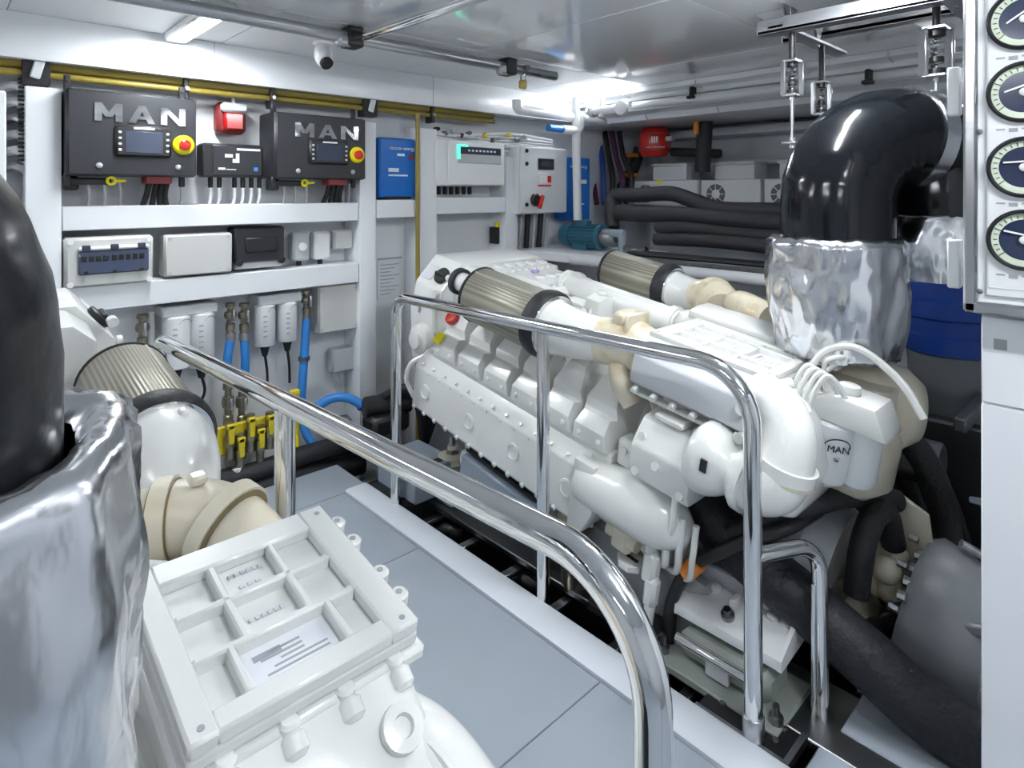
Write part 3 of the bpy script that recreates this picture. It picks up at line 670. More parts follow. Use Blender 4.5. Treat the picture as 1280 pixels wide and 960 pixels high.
def riser(c, z0, zr, r_pipe, leg2, ztop, z2, label, seed, rs=(.175, .222), wm='wrap_black', drum=None):
    root = thing('exhaust_riser', label, 'exhaust pipe', (c[0], c[1], z0), 'wrapped exhaust risers')
    foil_sleeve(root, c, z0, zr, rs[0], rs[1], seed)
    P = arcpath([(c[0], c[1], zr - .10), (c[0], c[1], ztop), (leg2[0], leg2[1], ztop), (leg2[0], leg2[1], z2 - .08)], math.hypot(leg2[0] - c[0], leg2[1] - c[1]) * .499, 18)
    R = [r_pipe * (1 + .008 * math.sin(i * 2.1)) for i in range(len(P))]
    MB().tube(P, R, 40).build('black_wrap', wm, root, 80, False, True)
    if drum:
        MB().lathe((leg2[0], leg2[1], z2 - .05), (0, 0, 1), [(r_pipe + .012, 0), (r_pipe + .02, .06), (r_pipe + .02, drum - z2 - .03), (r_pipe + .005, drum - z2 + .01), (r_pipe * .7, drum - z2 + .045), (r_pipe * .3, drum - z2 + .05)], 40).build('mixing_drum', wm, root, 60, False, True)
    foil_sleeve(root, leg2, z2 - (.20 if drum else .36), z2, r_pipe + .035, r_pipe + .03, seed + 4)
    # joint flange with a strip of bare foil at the crown
    i = len(P) * 53 // 100; d = (P[i + 1] - P[i]).normalized()
    MB().ring(P[i], d, r_pipe + .006, r_pipe - .01, .05, 40).build('foil_band', 'foil', root, 60, False, True)
    return root, P
r1_, P1 = riser((2.12, .735), .905, 1.262, .168, (2.475, .515), 1.59, 1.335, 'black wrapped exhaust bend in silver foil blanket on the far engine', 1.0, (.165, .196), drum=1.57)
r2_, P2 = riser((-.062, .805), .70, 1.165, .160, (-.55, .56), 1.435, 1.2, 'black exhaust pipe with crumpled silver blanket at the left picture edge', 7.0, (.20, .225), 'wrap_dull')


# ------------------------------------------------------------------ handrails
hr = thing('handrail', 'polished steel handrail in front of the fully visible engine', 'handrail', (1.54, 1.55, 0), 'walkway handrails')
MB().tube(arcpath([(1.525, 2.40, -.25), (1.525, 2.40, .948), (1.55, .742, .955), (1.555, .742, .0)], [.085, .15], 9), .0235, 20).build('top_rail', 'chrome', hr, 60, False, True)
q = onX(679, 600, 1.545)
MB().cyl((1.545, q.y, -.25), (1.545, q.y, .94), .0225, n=20).build('post', 'chrome', hr, 60, False, True)
for y in (2.40, q.y): MB().cyl((1.535, y, -.27), (1.535, y, -.02), .030, n=18, b=.004).build('post_sleeve', 'steel', hr, 60, False, True)
MB().cyl((1.555, .742, 0), (1.555, .742, .06), .028, n=18, b=.003).build('post_sleeve', 'steel', hr, 60, False, True)
nr = thing('handrail', 'polished steel handrail crossing the foreground beside the near engine', 'handrail', (.58, 1.3, 0), 'walkway handrails')
MB().tube(arcpath([(.520, 2.21, 0), (.520, 2.21, .95), (.622, .420, .95), (.622, .420, 0)], [.07, .15], 12), .0235, 28).build('top_rail', 'chrome', nr, 60, False, True)
MB().cyl((.567, 1.345, 0), (.567, 1.345, .94), .0225, n=24).build('post', 'chrome', nr, 60, False, True)
sr = thing('handrail', 'short bent steel grab rail beside the white engine bracket', 'handrail', (1.70, .70, 0), 'walkway handrails')
MB().tube(arcpath([(1.545, .742, .475), (1.76, .655, .46), (1.765, .650, -.05)], [.085], 10), .0205, 18).build('grab_tube', 'chrome', sr, 60, False, True)
MB().cyl((1.735, .66, -.10), (1.735, .66, .36), .006, n=8).build('tie_rod', 'chrome', sr, 60, False, True)
bp = thing('base_plate', 'black steel corner plate at the foot of the far handrail', 'plate', (1.60, .76, 0))
MB().span(1.535, 1.66, .66, .90, -.03, -.004, .003).build('plate', 'black', bp, 38, False, True)
MB().prism([(1.53, .645), (1.66, .645), (1.66, .66), (1.545, .66), (1.545, .90), (1.53, .90)], 'z', -.02, .004).build('edge_angle', 'steel', bp, 38, False, True)
bb = MB()
for x, y in ((1.59, .70), (1.64, .70), (1.60, .85), (1.645, .80)): bb.lathe((x, y, -.005), (0, 0, 1), [(.010, 0), (.010, .006), (.006, .008)], 6)
bb.build('bolts', 'steel_dark', bp, 38, False, True)

# ------------------------------------------------------------------ gauge cabinet on the right
gx = 1.40; gy1 = onX(1204, 200, gx).y; gz0 = onX(1210, 390, gx).z
gc = thing('gauge_cabinet', 'white instrument cabinet with a column of round gauges at right edge', 'gauge cabinet', (1.46, -.1, 1.19))
MB().span(gx + .004, 1.54, -.45, gy1 - .004, gz0 + .004, 2.08, .006).build('cabinet_body', 'plastic_white', gc, 38, False, True)
fr = MB()
for y0, y1, z0, z1 in ((gy1 - .022, gy1, gz0, 2.09), (-.46, gy1, gz0, gz0 + .022)): fr.span(gx - .006, 1.545, y0, y1, z0, z1, .005)
fr.build('edge_frame', 'steel', gc, 38, False, True)
MB().span(gx - .002, gx + .006, -.45, gy1 - .034, gz0 + .034, 2.08, .002).build('face_panel', 'plastic_white', gc, 38, False, True)
MB().span(gx - .0028, gx, gy1 - .0385, gy1 - .036, gz0 + .05, 2.06).span(gx - .0028, gx, -.4, gy1 - .036, gz0 + .048, gz0 + .0505).build('panel_joint', 'light_grey', gc, 38, False, True)
for v in (-70, 24, 115, 209, 300):
    c = onX(1281, v, gx); n_ = (-1, 0, 0)
    g = MB().lathe(c, n_, [(.054, 0), (.054, .008), (.0495, .013), (.047, .010), (.047, .002)], 44, cap=False).build('gauge_bezel', 'black', gc, 38, False, True)
    MB().lathe(c, n_, [(.047, .004), (.036, .004)], 44, cap=False).build('scale_ring', 'lume', g, 38, False, True)
    MB().lathe(c, n_, [(.036, .0035), (.001, .0035)], 44, cap=False).build('dial_face', 'gauge_face', g, 38, False, True)
    tk = MB()
    for k in range(21):
        a = math.radians(-40 + k * 13); R_ = Matrix.Rotation(a, 3, 'X')
        tk.box(Vector(c) + Vector((-.0046, 0, 0)) + R_ @ Vector((0, .041, 0)), (.0006, .006 if k % 5 else .010, .0014), 0, R_)
    tk.build('tick_marks', 'black', g, 38, False, True)
    MB().box(Vector(c) + Vector((-.006, .004, .010)), (.002, .003, .05), 0, Matrix.Rotation(.9 + v * .003, 3, 'X')).lathe(Vector(c) + Vector((-.004, 0, 0)), n_, [(.007, 0), (.007, .004), (.004, .006)], 16).build('needle', 'white_mark', g, 38, False, True)
    lp = MB()
    for k in range(4): lp.span(gx - .0026, gx - .0018, c.y + .040 - k * .018, c.y + .027 - k * .018, c.z - .0655 - .004 * (k % 2), c.z - .0625, 0)
    lp.build('gauge_lettering', 'grey_mark', gc, 38, False, True)
for v in (165, 364):
    c = onX(1225, v, gx); MB().lathe(c + Vector((-.002, 0, 0)), (-1, 0, 0), [(.005, 0), (.005, .002), (.002, .003)], 12).build('screw', 'steel_dark', gc, 38, False, True)
for v in (120, 330):
    c = onX(1219, v, gx); MB().span(gx - .004, gx + .002, c.y - .003, c.y + .003, c.z - .016, c.z + .016, .001).build('hinge', 'steel_dark', gc, 38, False, True)
for v in (113, 328):
    c = onX(1194, v, 1.46); MB().span(1.45, 1.47, c.y - .010, c.y + .012, c.z - .05, c.z + .045, .003).build('side_bracket', 'plastic_white', gc, 38, False, True)
lc = thing('cabinet', 'plain white floor cabinet below the gauge cabinet', 'cabinet', (1.5, -.2, 0))
ly = onX(1226, 600, 1.455).y
MB().span(1.46, 1.80, -.9, ly, 0, gz0 - .008, .004).build('carcass', 'wall_white', lc, 38, False, True)
zs = onX(1240, 505, 1.455).z
MB().span(1.452, 1.462, -.9, ly - .001, zs + .002, gz0 - .012, .002).build('upper_panel', 'wall_white', lc, 38, False, True)
MB().span(1.452, 1.462, -.9, ly - .001, .01, zs - .002, .002).build('lower_panel', 'wall_white', lc, 38, False, True)
MB().span(1.451, 1.4535, ly - .04, ly - .02, zs + .105, zs + .125).build('sticker', 'grey_mark', lc, 38, False, True)

# ------------------------------------------------------------------ forward bulkhead: mounting frame
RF = 3.07
def rect(u0, v0, u1, v1, Y):
    a = onY(u0, v0, Y); b = onY(u0, v1, Y); c = onY(u1, v0, Y)
    return a.x, c.x, b.z, a.z
rk = thing('equipment_rack', 'white channel frame holding the electrical boxes on the bulkhead', 'rack', (1.2, 3.16, 0))
for u0, u1, v in ((32, 77, 107), (450, 470, 152), (526, 546, 160), (633, 647, 196)):
    x0, x1, _, z1 = rect(u0, v, u1, v + 10, RF)
    MB().prism([(RF, -.2), (RF, z1), (BY, z1 + .02), (BY, -.2)], 'x', x0, x1).build('post', 'wall_white', rk, 38, False, True, .004)
for u0, v0, u1, v1 in ((78, 258, 449, 289), (78, 361, 449, 394), (471, 250, 521, 273), (546, 247, 632, 268)):
    x0, x1, z0, z1 = rect(u0, v0, u1, v1, RF)
    MB().span(x0, x1, RF + .004, BY, z0, z1, .004).build('shelf', 'wall_white', rk, 38, False, True)
for u, v0, v1 in ((447, 290, 320), (447, 385, 500), (27, 75, 200)):         # slotted cable combs
    a = onY(u, v0, 3.12); b = onY(u, v1, 3.12); mb = MB(); k = 0; z = b.z
    while z < a.z: mb.box((a.x, 3.13, z), (.022, .03, .007)); z += .017
    mb.build('cable_comb', 'black', rk, 38, False, True)
# ---- helper for boxes mounted on the bulkhead
def wbox(name, label, cat, u0, v0, u1, v1, Y, dep, m, b=.006, part='body', group=None):
    x0, x1, z0, z1 = rect(u0, v0, u1, v1, Y)
    r = thing(name, label, cat, ((x0 + x1) / 2, Y + dep, z0), group)
    MB().span(x0, x1, Y, Y + dep, z0, z1, b).build(part, m, r, 38, False, True)
    r['_r'] = (x0, x1, z0, z1)
    return r, x0, x1, z0, z1
def B(mb, name, m, parent, sm=38, bev=0): return mb.build(name, m, parent, sm, False, True, bev)
def clean(r):
    if '_r' in r: del r['_r']
# two engine control cabinets
def man_cabinet(u0, v0, u1, v1, label, stop_u, stop_v):
    Y = 3.02
    r, x0, x1, z0, z1 = wbox('engine_control_cabinet', label, 'control cabinet', u0, v0, u1, v1, Y, .20, 'black_box', .008, 'housing', 'engine control cabinets'); clean(r)
    w_, h_ = x1 - x0, z1 - z0
    B(MB().span(x0 + .006, x1 - .002, Y - .012, Y + .002, z0 + .004, z1 - .004, .004), 'door', 'black_box', r)
    stroke_letters(x0 + w_ * .195, z1 - h_ * .36, Y - .012, w_ * .205, h_ * .215, .026 * w_ / .49, w_ * .045, 'chrome', r)
    cx, cz = x0 + w_ * .56, z0 + h_ * .42
    d = B(MB().box((cx, Y - .020, cz), (w_ * .44, .022, h_ * .38), .012), 'display_unit', 'black', r)
    B(MB().box((cx, Y - .0315, cz - .004), (w_ * .29, .003, h_ * .26), .002), 'screen', 'screen', d)
    bt = MB()
    for s_ in (-1, 1):
        for k in range(4): bt.box((cx + s_ * w_ * .185, Y - .032, cz + h_ * (.10 - .07 * k)), (.012, .004, .009), .002)
    B(bt, 'keypad', 'light_grey', d)
    B(MB().box((cx, Y - .0318, cz + h_ * .155), (w_ * .16, .002, .008)), 'display_lettering', 'white_mark', d)
    ex, ez = x0 + w_ * .885, z0 + h_ * .40
    e = B(MB().lathe((ex, Y - .012, ez), (0, -1, 0), [(.044, 0), (.044, .008), (.036, .018), (.026, .019)], 30), 'emergency_stop', 'yellow_sign', r)
    B(MB().lathe((ex, Y - .028, ez), (0, -1, 0), [(.014, 0), (.024, .004), (.024, .016), (.016, .022), (.002, .022)], 24), 'stop_button', 'red', e)
    for fx in (.23, .84): B(MB().lathe((x0 + w_ * fx, Y - .012, z0 + h_ * .12), (0, -1, 0), [(.012, 0), (.012, .005), (.007, .006)], 16), 'door_lock', 'steel', r)
    for fx in (.02, .90):
        B(MB().span(x0 + w_ * fx - .012, x0 + w_ * fx + .012, Y + .03, Y + .05, z1 - .01, z1 + .055, .004).lathe((x0 + w_ * fx, Y + .03, z1 + .035), (0, -1, 0), [(.007, 0), (.007, .008)], 8), 'mounting_lug', 'black', r)
        B(MB().span(x0 + w_ * fx - .012, x0 + w_ * fx + .012, Y + .03, Y + .05, z0 - .045, z0 + .01, .004), 'mounting_lug', 'black', r)
    B(MB().box((x0 + .09, Y + .08, z0 - .022), (.15, .08, .030), .008).box((x0 + .03, Y + .10, z0 - .03), (.05, .06, .06), .008), 'cable_block', 'black', r)
    yt = B(MB().ring((x0 + w_ * .33, Y + .02, z0 - .020), (0, 1, .2), .020, .009, .006, 20).box((x0 + w_ * .33 + .032, Y + .02, z0 - .020), (.045, .006, .012), .003), 'yellow_key_tag', 'yellow_sign', r)
    B(MB().box((x0 + w_ * .70, Y + .06, z0 - .014), (w_ * .22, .09, .035), .006), 'connector_row', 'red_dull', r)
    for k, fx in enumerate((.64, .70, .75, .79)):
        B(MB().tube(spline([(x0 + w_ * fx, Y + .06, z0 - .02), (x0 + w_ * fx - .008, Y + .07, z0 - .08), (x0 + w_ * fx + .012 * (k - 2), Y + .11, z0 - .155)], 5), .0125, 10), 'cable', 'black', r)
    for k, fx in enumerate((.18, .30, .42, .92)):
        B(MB().tube(spline([(x0 + w_ * fx, Y + .10, z0 - .02), (x0 + w_ * fx + .01, Y + .12, z0 - .09), (x0 + w_ * fx, Y + .13, z0 - .16)], 5), .006, 8), 'thin_cable', 'light_grey', r)
    return r
man_cabinet(82, 109, 245, 219, 'black engine control cabinet with chrome letters, the left larger-looking one', 228, 188)
man_cabinet(343, 139, 456, 223, 'black engine control cabinet with chrome letters, right of the alarm beacon', 442, 196)
# alarm beacon
r, x0, x1, z0, z1 = wbox('alarm_beacon', 'small red alarm beacon under clear cover between black cabinets', 'alarm', 272, 126, 309, 166, 3.16, .08, 'red_dull', .02, 'base'); clean(r)
B(MB().span(x0 + .022, x1 - .022, 3.125, 3.165, z0 + .012, z1 - .05, .012), 'red_lens', 'red_lens', r)
B(MB().span(x0 + .008, x1 - .008, 3.118, 3.162, z1 - .055, z1 - .008, .012), 'clear_cover', 'plastic_grey', r)
B(MB().cyl(((x0 + x1) / 2, 3.15, z1 - .02), ((x0 + x1) / 2, 3.15, z1 + .05), .008, n=10), 'cable_stub', 'light_grey', r)
# battery charger
r, x0, x1, z0, z1 = wbox('battery_charger', 'black battery charger with white cables under the alarm beacon', 'charger', 253, 178, 330, 221, 3.07, .10, 'black_box', .012, 'case'); clean(r)
B(MB().span(x0, x0 + .045, 3.062, 3.07, z0 + .005, z1 - .005, .004), 'end_trim', 'black', r)
B(MB().span(x0 + .10, x0 + .135, 3.0665, 3.071, z1 - .065, z1 - .05).span(x0 + .15, x0 + .165, 3.0665, 3.071, z1 - .09, z1 - .045).span(x0 + .135, x0 + .148, 3.0665, 3.071, z1 - .09, z1 - .072).span(x0 + .07, x0 + .10, 3.0665, 3.071, z0 + .035, z0 + .045).span(x0 + .105, x0 + .15, 3.0665, 3.071, z0 + .035, z0 + .039).span(x1 - .13, x1 - .02, 3.0665, 3.071, z1 - .030, z1 - .020), 'front_print', 'white_mark', r)
B(MB().span(x1 - .05, x1 - .03, 3.066, 3.071, z0 + .03, z0 + .05, .002), 'blue_badge', 'blue_hose', r)
for k in range(6):
    fx = x0 + .05 + k * .04 + (.03 if k > 1 else 0)
    g = B(MB().cyl((fx, 3.12, z0 + .005), (fx, 3.12, z0 - .05), .011, n=12, b=.002), 'cable_gland', 'black', r)
    B(MB().tube(spline([(fx, 3.12, z0 - .045), (fx + .004, 3.13, z0 - .10), (fx - .006, 3.16, z0 - .17)], 5), .008, 8), 'charger_cable', 'plastic_white', g)
# fuse box
r, x0, x1, z0, z1 = wbox('fuse_box', 'grey-white fuse box with blue tinted window on the rack', 'fuse box', 80, 298, 192, 362, 3.06, .14, 'plastic_warm', .012, 'case'); clean(r)
B(MB().span(x0 + .006, x1 - .006, 3.048, 3.062, z0 + .006, z1 - .006, .008), 'cover', 'plastic_warm', r)
w_, h_ = x1 - x0, z1 - z0
wn = B(MB().span(x0 + w_ * .14, x0 + w_ * .93, 3.036, 3.052, z0 + h_ * .26, z0 + h_ * .74, .006), 'window', 'window_blue', r)
B(MB().span(x0 + w_ * .14, x0 + w_ * .93, 3.030, 3.052, z0 + h_ * .74, z0 + h_ * .82, .006), 'window_rim', 'white_mark', wn)
for fx in (.22, .53, .84):
    B(MB().box((x0 + w_ * fx, 3.033, z0 + h_ * .80), (.030, .012, .022), .003), 'window_catch', 'screen', wn)
    B(MB().cyl((x0 + w_ * fx, 3.036, z0 + h_ * .30), (x0 + w_ * fx, 3.030, z0 + h_ * .30), .008, n=12), 'window_screw', 'black', wn)
for k in range(9):
    fx = .20 + k * .078 + (.02 if k > 3 else 0); B(MB().box((x0 + w_ * fx, 3.035, z0 + h_ * .58), (.018, .006, .024), .002), 'breaker', 'black', wn)
for fx, fz in ((.06, .08), (.94, .08), (.06, .92), (.94, .92)): B(MB().cyl((x0 + w_ * fx, 3.05, z0 + h_ * fz), (x0 + w_ * fx, 3.044, z0 + h_ * fz), .012, n=14), 'cover_screw', 'plastic_white', r)
# blank junction boxes
def jbox(u0, v0, u1, v1, label, Y=3.08, dep=.10, m='plastic_warm', screws=True):
    r, x0, x1, z0, z1 = wbox('junction_box', label, 'junction box', u0, v0, u1, v1, Y, dep, m, .008, 'case', 'junction boxes on the bulkhead'); clean(r)
    B(MB().span(x0 + .003, x1 - .003, Y - .014, Y + .002, z0 + .003, z1 - .003, .006), 'lid', m, r)
    if screws:
        w_, h_ = x1 - x0, z1 - z0
        for fx, fz in ((.07, .09), (.93, .09), (.07, .91), (.93, .91)): B(MB().cyl((x0 + w_ * fx, Y - .013, z0 + h_ * fz), (x0 + w_ * fx, Y - .017, z0 + h_ * fz), .008, n=12), 'lid_screw', 'plastic_grey', r)
    return r, x0, x1, z0, z1
jbox(205, 294, 290, 347, 'wide blank white junction box between fuse box and black box')
jbox(398, 358, 446, 418, 'square pale junction box left of the rack post', 3.12)
r, x0, x1, z0, z1 = jbox(415, 437, 442, 467, 'small grey junction box below the square pale one', 3.16, .06, 'plastic_grey', False)
for k in range(2): B(MB().tube(spline([(x0 + .03 + .04 * k, 3.19, z0), (x0 + .035 + .04 * k, 3.19, z0 - .05), (x0 + .09, 3.20, z0 - .10 + .02 * k)], 5), .007, 8), 'cable', 'light_grey', r)
r, x0, x1, z0, z1 = jbox(417, 288, 440, 312, 'tiny pale junction box at the right end of the middle shelf', 3.16, .06, 'plastic_warm', False)
# black box
r, x0, x1, z0, z1 = wbox('controller', 'black ribbed controller box beside the blank junction box', 'controller', 293, 285, 356, 330, 3.09, .11, 'black_box', .01, 'case'); clean(r)
B(MB().span(x0 + .05, x1 - .04, 3.078, 3.092, z0 + .05, z1 - .05, .006), 'raised_cover', 'black', r)
for fx in (.08, .92): B(MB().lathe((x0 + (x1 - x0) * fx, 3.09, z0 + .005), (0, -1, 0), [(.018, 0), (.018, .012), (.010, .014)], 14), 'corner_foot', 'black', r)
B(MB().span(x0 + .01, x1 - .01, 3.10, 3.18, z0 - .03, z0 + .005, .004), 'terminal_strip', 'plastic_grey', r)
# switches
for u0, v0, u1, v1, lb, kn in ((367, 291, 388, 327, 'grey rotary switch box right of the black controller', True), (394, 290, 414, 325, 'white socket box between rotary switch and tiny junction box', False)):
    r, x0, x1, z0, z1 = wbox('switch_box', lb, 'switch', u0, v0, u1, v1, 3.14, .08, 'plastic_grey' if kn else 'plastic_white', .012, 'case', 'small switch boxes'); clean(r)
    if kn: B(MB().lathe(((x0 + x1) / 2, 3.14, (z0 + z1) / 2), (0, -1, 0), [(.024, 0), (.022, .012), (.004, .014)], 20).box(((x0 + x1) / 2, 3.122, (z0 + z1) / 2), (.010, .012, .036), .003), 'knob', 'white_mark', r)
    B(MB().cyl(((x0 + x1) / 2, 3.18, z0), ((x0 + x1) / 2, 3.18, z0 - .035), .014, n=12), 'gland', 'black', r)
    B(MB().tube(spline([((x0 + x1) / 2, 3.18, z0 - .03), ((x0 + x1) / 2 + .03, 3.18, z0 - .06), ((x0 + x1) / 2 + .07, 3.18, z0 - .05)], 5), .007, 8), 'cable', 'black', r)
# blue inverter
r, x0, x1, z0, z1 = wbox('inverter', 'blue inverter box on the bulkhead right of the control cabinets', 'inverter', 474, 171, 520, 247, 3.10, .13, 'blue_box', .01, 'case'); clean(r)
text('maker_name', 'victron energy', .030, ((x0 + x1) / 2 + .03, 3.0985, z1 - .060), (1, 0, 0), (0, 0, 1), 'white_mark', r, .0012)
B(MB().span(x0 + .12, x0 + .17, 3.097, 3.101, z1 - .105, z1 - .09).span(x0 + .06, x0 + .13, 3.097, 3.101, z0 + .150, z0 + .172).span(x0 + .06, x1 - .06, 3.097, 3.101, z0 + .125, z0 + .134), 'front_print', 'white_mark', r)
B(MB().span(x0 + .20, x0 + .235, 3.096, 3.101, z1 - .125, z1 - .095, .002), 'switch_patch', 'red_dull', r)
B(MB().span(x0 + .04, x1 - .03, 3.104, 3.13, z0 - .012, z0 + .022, .003), 'terminal_slots', 'black', r)
# fire panel
r, x0, x1, z0, z1 = wbox('fire_panel', 'white alarm panel with green lit display on the bulkhead', 'alarm panel', 545, 173, 630, 232, 3.06, .18, 'plastic_white', .008, 'case'); clean(r)
w_, h_ = x1 - x0, z1 - z0
B(MB().span(x0 + w_ * .16, x1 - .004, 3.048, 3.064, z0 + .004, z1 - .004, .006), 'door', 'plastic_white', r)
ds = B(MB().span(x0 + w_ * .27, x1 - w_ * .07, 3.043, 3.05, z0 + h_ * .50, z0 + h_ * .88, .003), 'display_panel', 'plastic_grey', r)
B(MB().span(x0 + w_ * .29, x1 - w_ * .08, 3.040, 3.045, z0 + h_ * .70, z0 + h_ * .86, .002), 'display_window', 'screen', ds)
B(MB().span(x0 + w_ * .265, x0 + w_ * .31, 3.038, 3.044, z0 + h_ * .58, z0 + h_ * .90, .002).span(x0 + w_ * .31, x0 + w_ * .42, 3.038, 3.044, z0 + h_ * .855, z0 + h_ * .90, .002), 'green_backlight', 'green_lit', ds)
mk = MB()
for k in range(8): mk.span(x0 + w_ * (.42 + .055 * k), x0 + w_ * (.45 + .055 * k), 3.0385, 3.041, z0 + h_ * .76, z0 + h_ * .80)
B(mk, 'display_print', 'white_mark', ds)
mk = MB()
for k in range(7): mk.box((x0 + .02 + .05 * k, 3.13, z0 - .03), (.018, .03, .05), .004)
B(mk, 'cable_entries', 'black', r)
# switch cabinet
r, x0, x1, z0, z1 = wbox('switch_cabinet', 'tall pale grey electrical cabinet with red and black rotary switch', 'electrical cabinet', 648, 182, 707, 268, 3.02, .22, 'cabinet_grey', .006, 'case'); clean(r)
w_, h_ = x1 - x0, z1 - z0
B(MB().span(x0 + w_ * .02, x1 - .004, 3.004, 3.022, z0 + .006, z1 - .006, .005), 'door', 'cabinet_grey', r)
B(MB().span(x0 + w_ * .36, x0 + w_ * .70, 2.996, 3.008, z0 + h_ * .66, z0 + h_ * .83, .006), 'meter', 'black', r)
B(MB().span(x0 + w_ * .42, x0 + w_ * .64, 2.994, 2.998, z0 + h_ * .70, z0 + h_ * .79, .001), 'meter_screen', 'screen', r)
B(MB().span(x0 + w_ * .40, x0 + w_ * .56, 3.002, 3.006, z0 + h_ * .46, z0 + h_ * .57).span(x0 + w_ * .36, x0 + w_ * .55, 3.002, 3.006, z0 + h_ * .60, z0 + h_ * .62), 'notice', 'white_mark', r)
B(MB().span(x0 + w_ * .56, x0 + w_ * .64, 3.002, 3.006, z0 + h_ * .47, z0 + h_ * .57).span(x0 + w_ * .36, x0 + w_ * .64, 3.002, 3.006, z0 + h_ * .41, z0 + h_ * .435), 'red_notice', 'red', r)
sw = B(MB().lathe((x0 + w_ * .30, 3.004, z0 + h_ * .21), (0, -1, 0), [(.045, 0), (.045, .012), (.034, .022)], 24), 'rotary_switch', 'black', r)
B(MB().box((x0 + w_ * .36, 2.972, z0 + h_ * .18), (.030, .028, .10), .008, Matrix.Rotation(.35, 3, 'Y')), 'switch_handle', 'red', sw)
for fz in (.14, .74, .93): B(MB().cyl((x0 + w_ * .13, 3.006, z0 + h_ * fz), (x0 + w_ * .13, 2.998, z0 + h_ * fz), .014, n=14), 'door_lock', 'black', r)
for k in range(6): B(MB().tube([(x0 + w_ * (.12 + .14 * k), 3.12, z0), (x0 + w_ * (.13 + .13 * k), 3.14, z0 - .30)], .014 if k % 2 else .02, 10), 'cable', 'plastic_grey' if k % 2 else 'black', r)
# notices and small electrics right of the rack
r, x0, x1, z0, z1 = wbox('notice_sheet', 'white paper notice taped on the bulkhead below the blue inverter', 'notice', 472, 322, 502, 376, BY - .006, .004, 'paper', 0, 'sheet'); clean(r)
mk = MB()
for k in range(9): mk.span(x0 + .02, x1 - .02 - .03 * (k % 3), BY - .0075, BY - .0055, z1 - .05 - k * .022, z1 - .045 - k * .022)
mk.span(x0, x1, BY - .0075, BY - .0055, z1 - .015, z1 - .006)
B(mk, 'print', 'grey_mark', r)
r, x0, x1, z0, z1 = wbox('socket', 'black socket with yellow sticker below the white alarm panel', 'socket', 621, 284, 633, 305, 3.14, .08, 'black', .004, 'body'); clean(r)
B(MB().span(x0, x1, 3.136, 3.16, z1, z1 + .035, .002), 'yellow_sticker', 'yellow_sign', r)
r, x0, x1, z0, z1 = wbox('inverter', 'tall blue power unit behind the white vertical pipe in the corner', 'inverter', 708, 196, 738, 276, 3.10, .13, 'blue_box', .01, 'case'); clean(r)
text('maker_name', 'victron energy', .034, ((x0 + x1) / 2, 3.0985, z1 - .07), (1, 0, 0), (0, 0, 1), 'white_mark', r, .0012)
B(MB().span(x1 - .13, x1 - .05, 3.096, 3.101, z1 - .20, z1 - .17).span(x0 + .08, x1 - .08, 3.096, 3.101, z0 + .12, z0 + .127), 'front_print', 'white_mark', r)
# partly visible white cabinet at far left
r, x0, x1, z0, z1 = wbox('cabinet', 'white bulkhead cabinet cropped by the left picture edge', 'cabinet', -90, 105, 8, 330, 3.06, .18, 'wall_white', .006, 'case'); clean(r)
B(MB().span(x0, x1 - .002, 3.05, 3.064, z0 + .01, z1 - .01, .004), 'door', 'wall_white', r)
for k in range(6):
    a = onY(20, 112 + 20 * k, 3.18)
    tag(MB().tube(spline([(a.x - .04, 3.20, a.z), (a.x, 3.14, a.z + .012), (a.x + .035, 3.17, a.z - .014), (a.x + .05, 3.21, a.z)], 5), .018, 8).build('cable_loop', ('light_grey', 'plastic_white', 'steel')[k % 3]),
        ['topmost', 'second', 'third', 'fourth', 'fifth', 'lowest'][k] + ' grey cable loop in the slot left of the rack post', 'cable', 'cable loops in the slot')

# ------------------------------------------------------------------ overhead yellow pipes and cabling under the soffit
def pipe(name, label, cat, pts, r, m, n=14, group=None): return tag(MB().tube(pts, r, n).build(name, m, None, 60), label, cat, group)
a = onY(0, 82, 3.13); z = a.z
pipe('yellow_pipe', 'upper thick yellow pipe running under the soffit', 'pipe', [(-.8, 3.13, z + .02), (2.75, 3.13, z + .02)], .024, 'yellow_pipe', 16, 'yellow pipes')
pipe('yellow_pipe', 'lower thin yellow pipe running under the soffit', 'pipe', [(-.8, 3.115, z - .022), (2.75, 3.115, z - .022)], .014, 'yellow_pipe', 16, 'yellow pipes')
for k, u in enumerate((45, 232, 340, 462, 540)):
    p = onY(u, 108, 3.10)
    hb = thing('pipe_bracket', ['pipe bracket above the left rack post', 'pipe bracket above the left control cabinet', 'pipe bracket left of the right control cabinet', 'pipe bracket above the middle rack post', 'pipe bracket above the alarm panel'][k], 'bracket', (p.x, 3.12, z - .06), 'black pipe brackets')
    wd = .09 if k in (0, 3) else .022
    B(MB().span(p.x - wd / 2, p.x + wd / 2, 3.085, 3.16, z - .07, z + .055, .004), 'saddle', 'black', hb)
    if wd > .05: B(MB().box((p.x + .005, 3.075, z + .005), (.035, .012, .10), .005, Matrix.Rotation(.25, 3, 'Y')), 'grey_tongue', 'light_grey', hb)
    else: B(MB().cyl((p.x, 3.085, z - .02), (p.x, 3.07, z - .02), .010, n=10), 'bracket_bolt', 'steel', hb)
p0 = onY(522, 165, 3.05)
pipe('vertical_pipe', 'slim yellow-brown pipe standing beside the blue inverter', 'pipe', [(p0.x, 3.05, -.1), (p0.x, 3.05, z - .03)], .013, 'yellow_pipe', 12)
cb = thing('cable_bundle', 'tangled bundle of cables with dark plugs above the alarm panel', 'cables', (2.2, 3.15, 1.75))
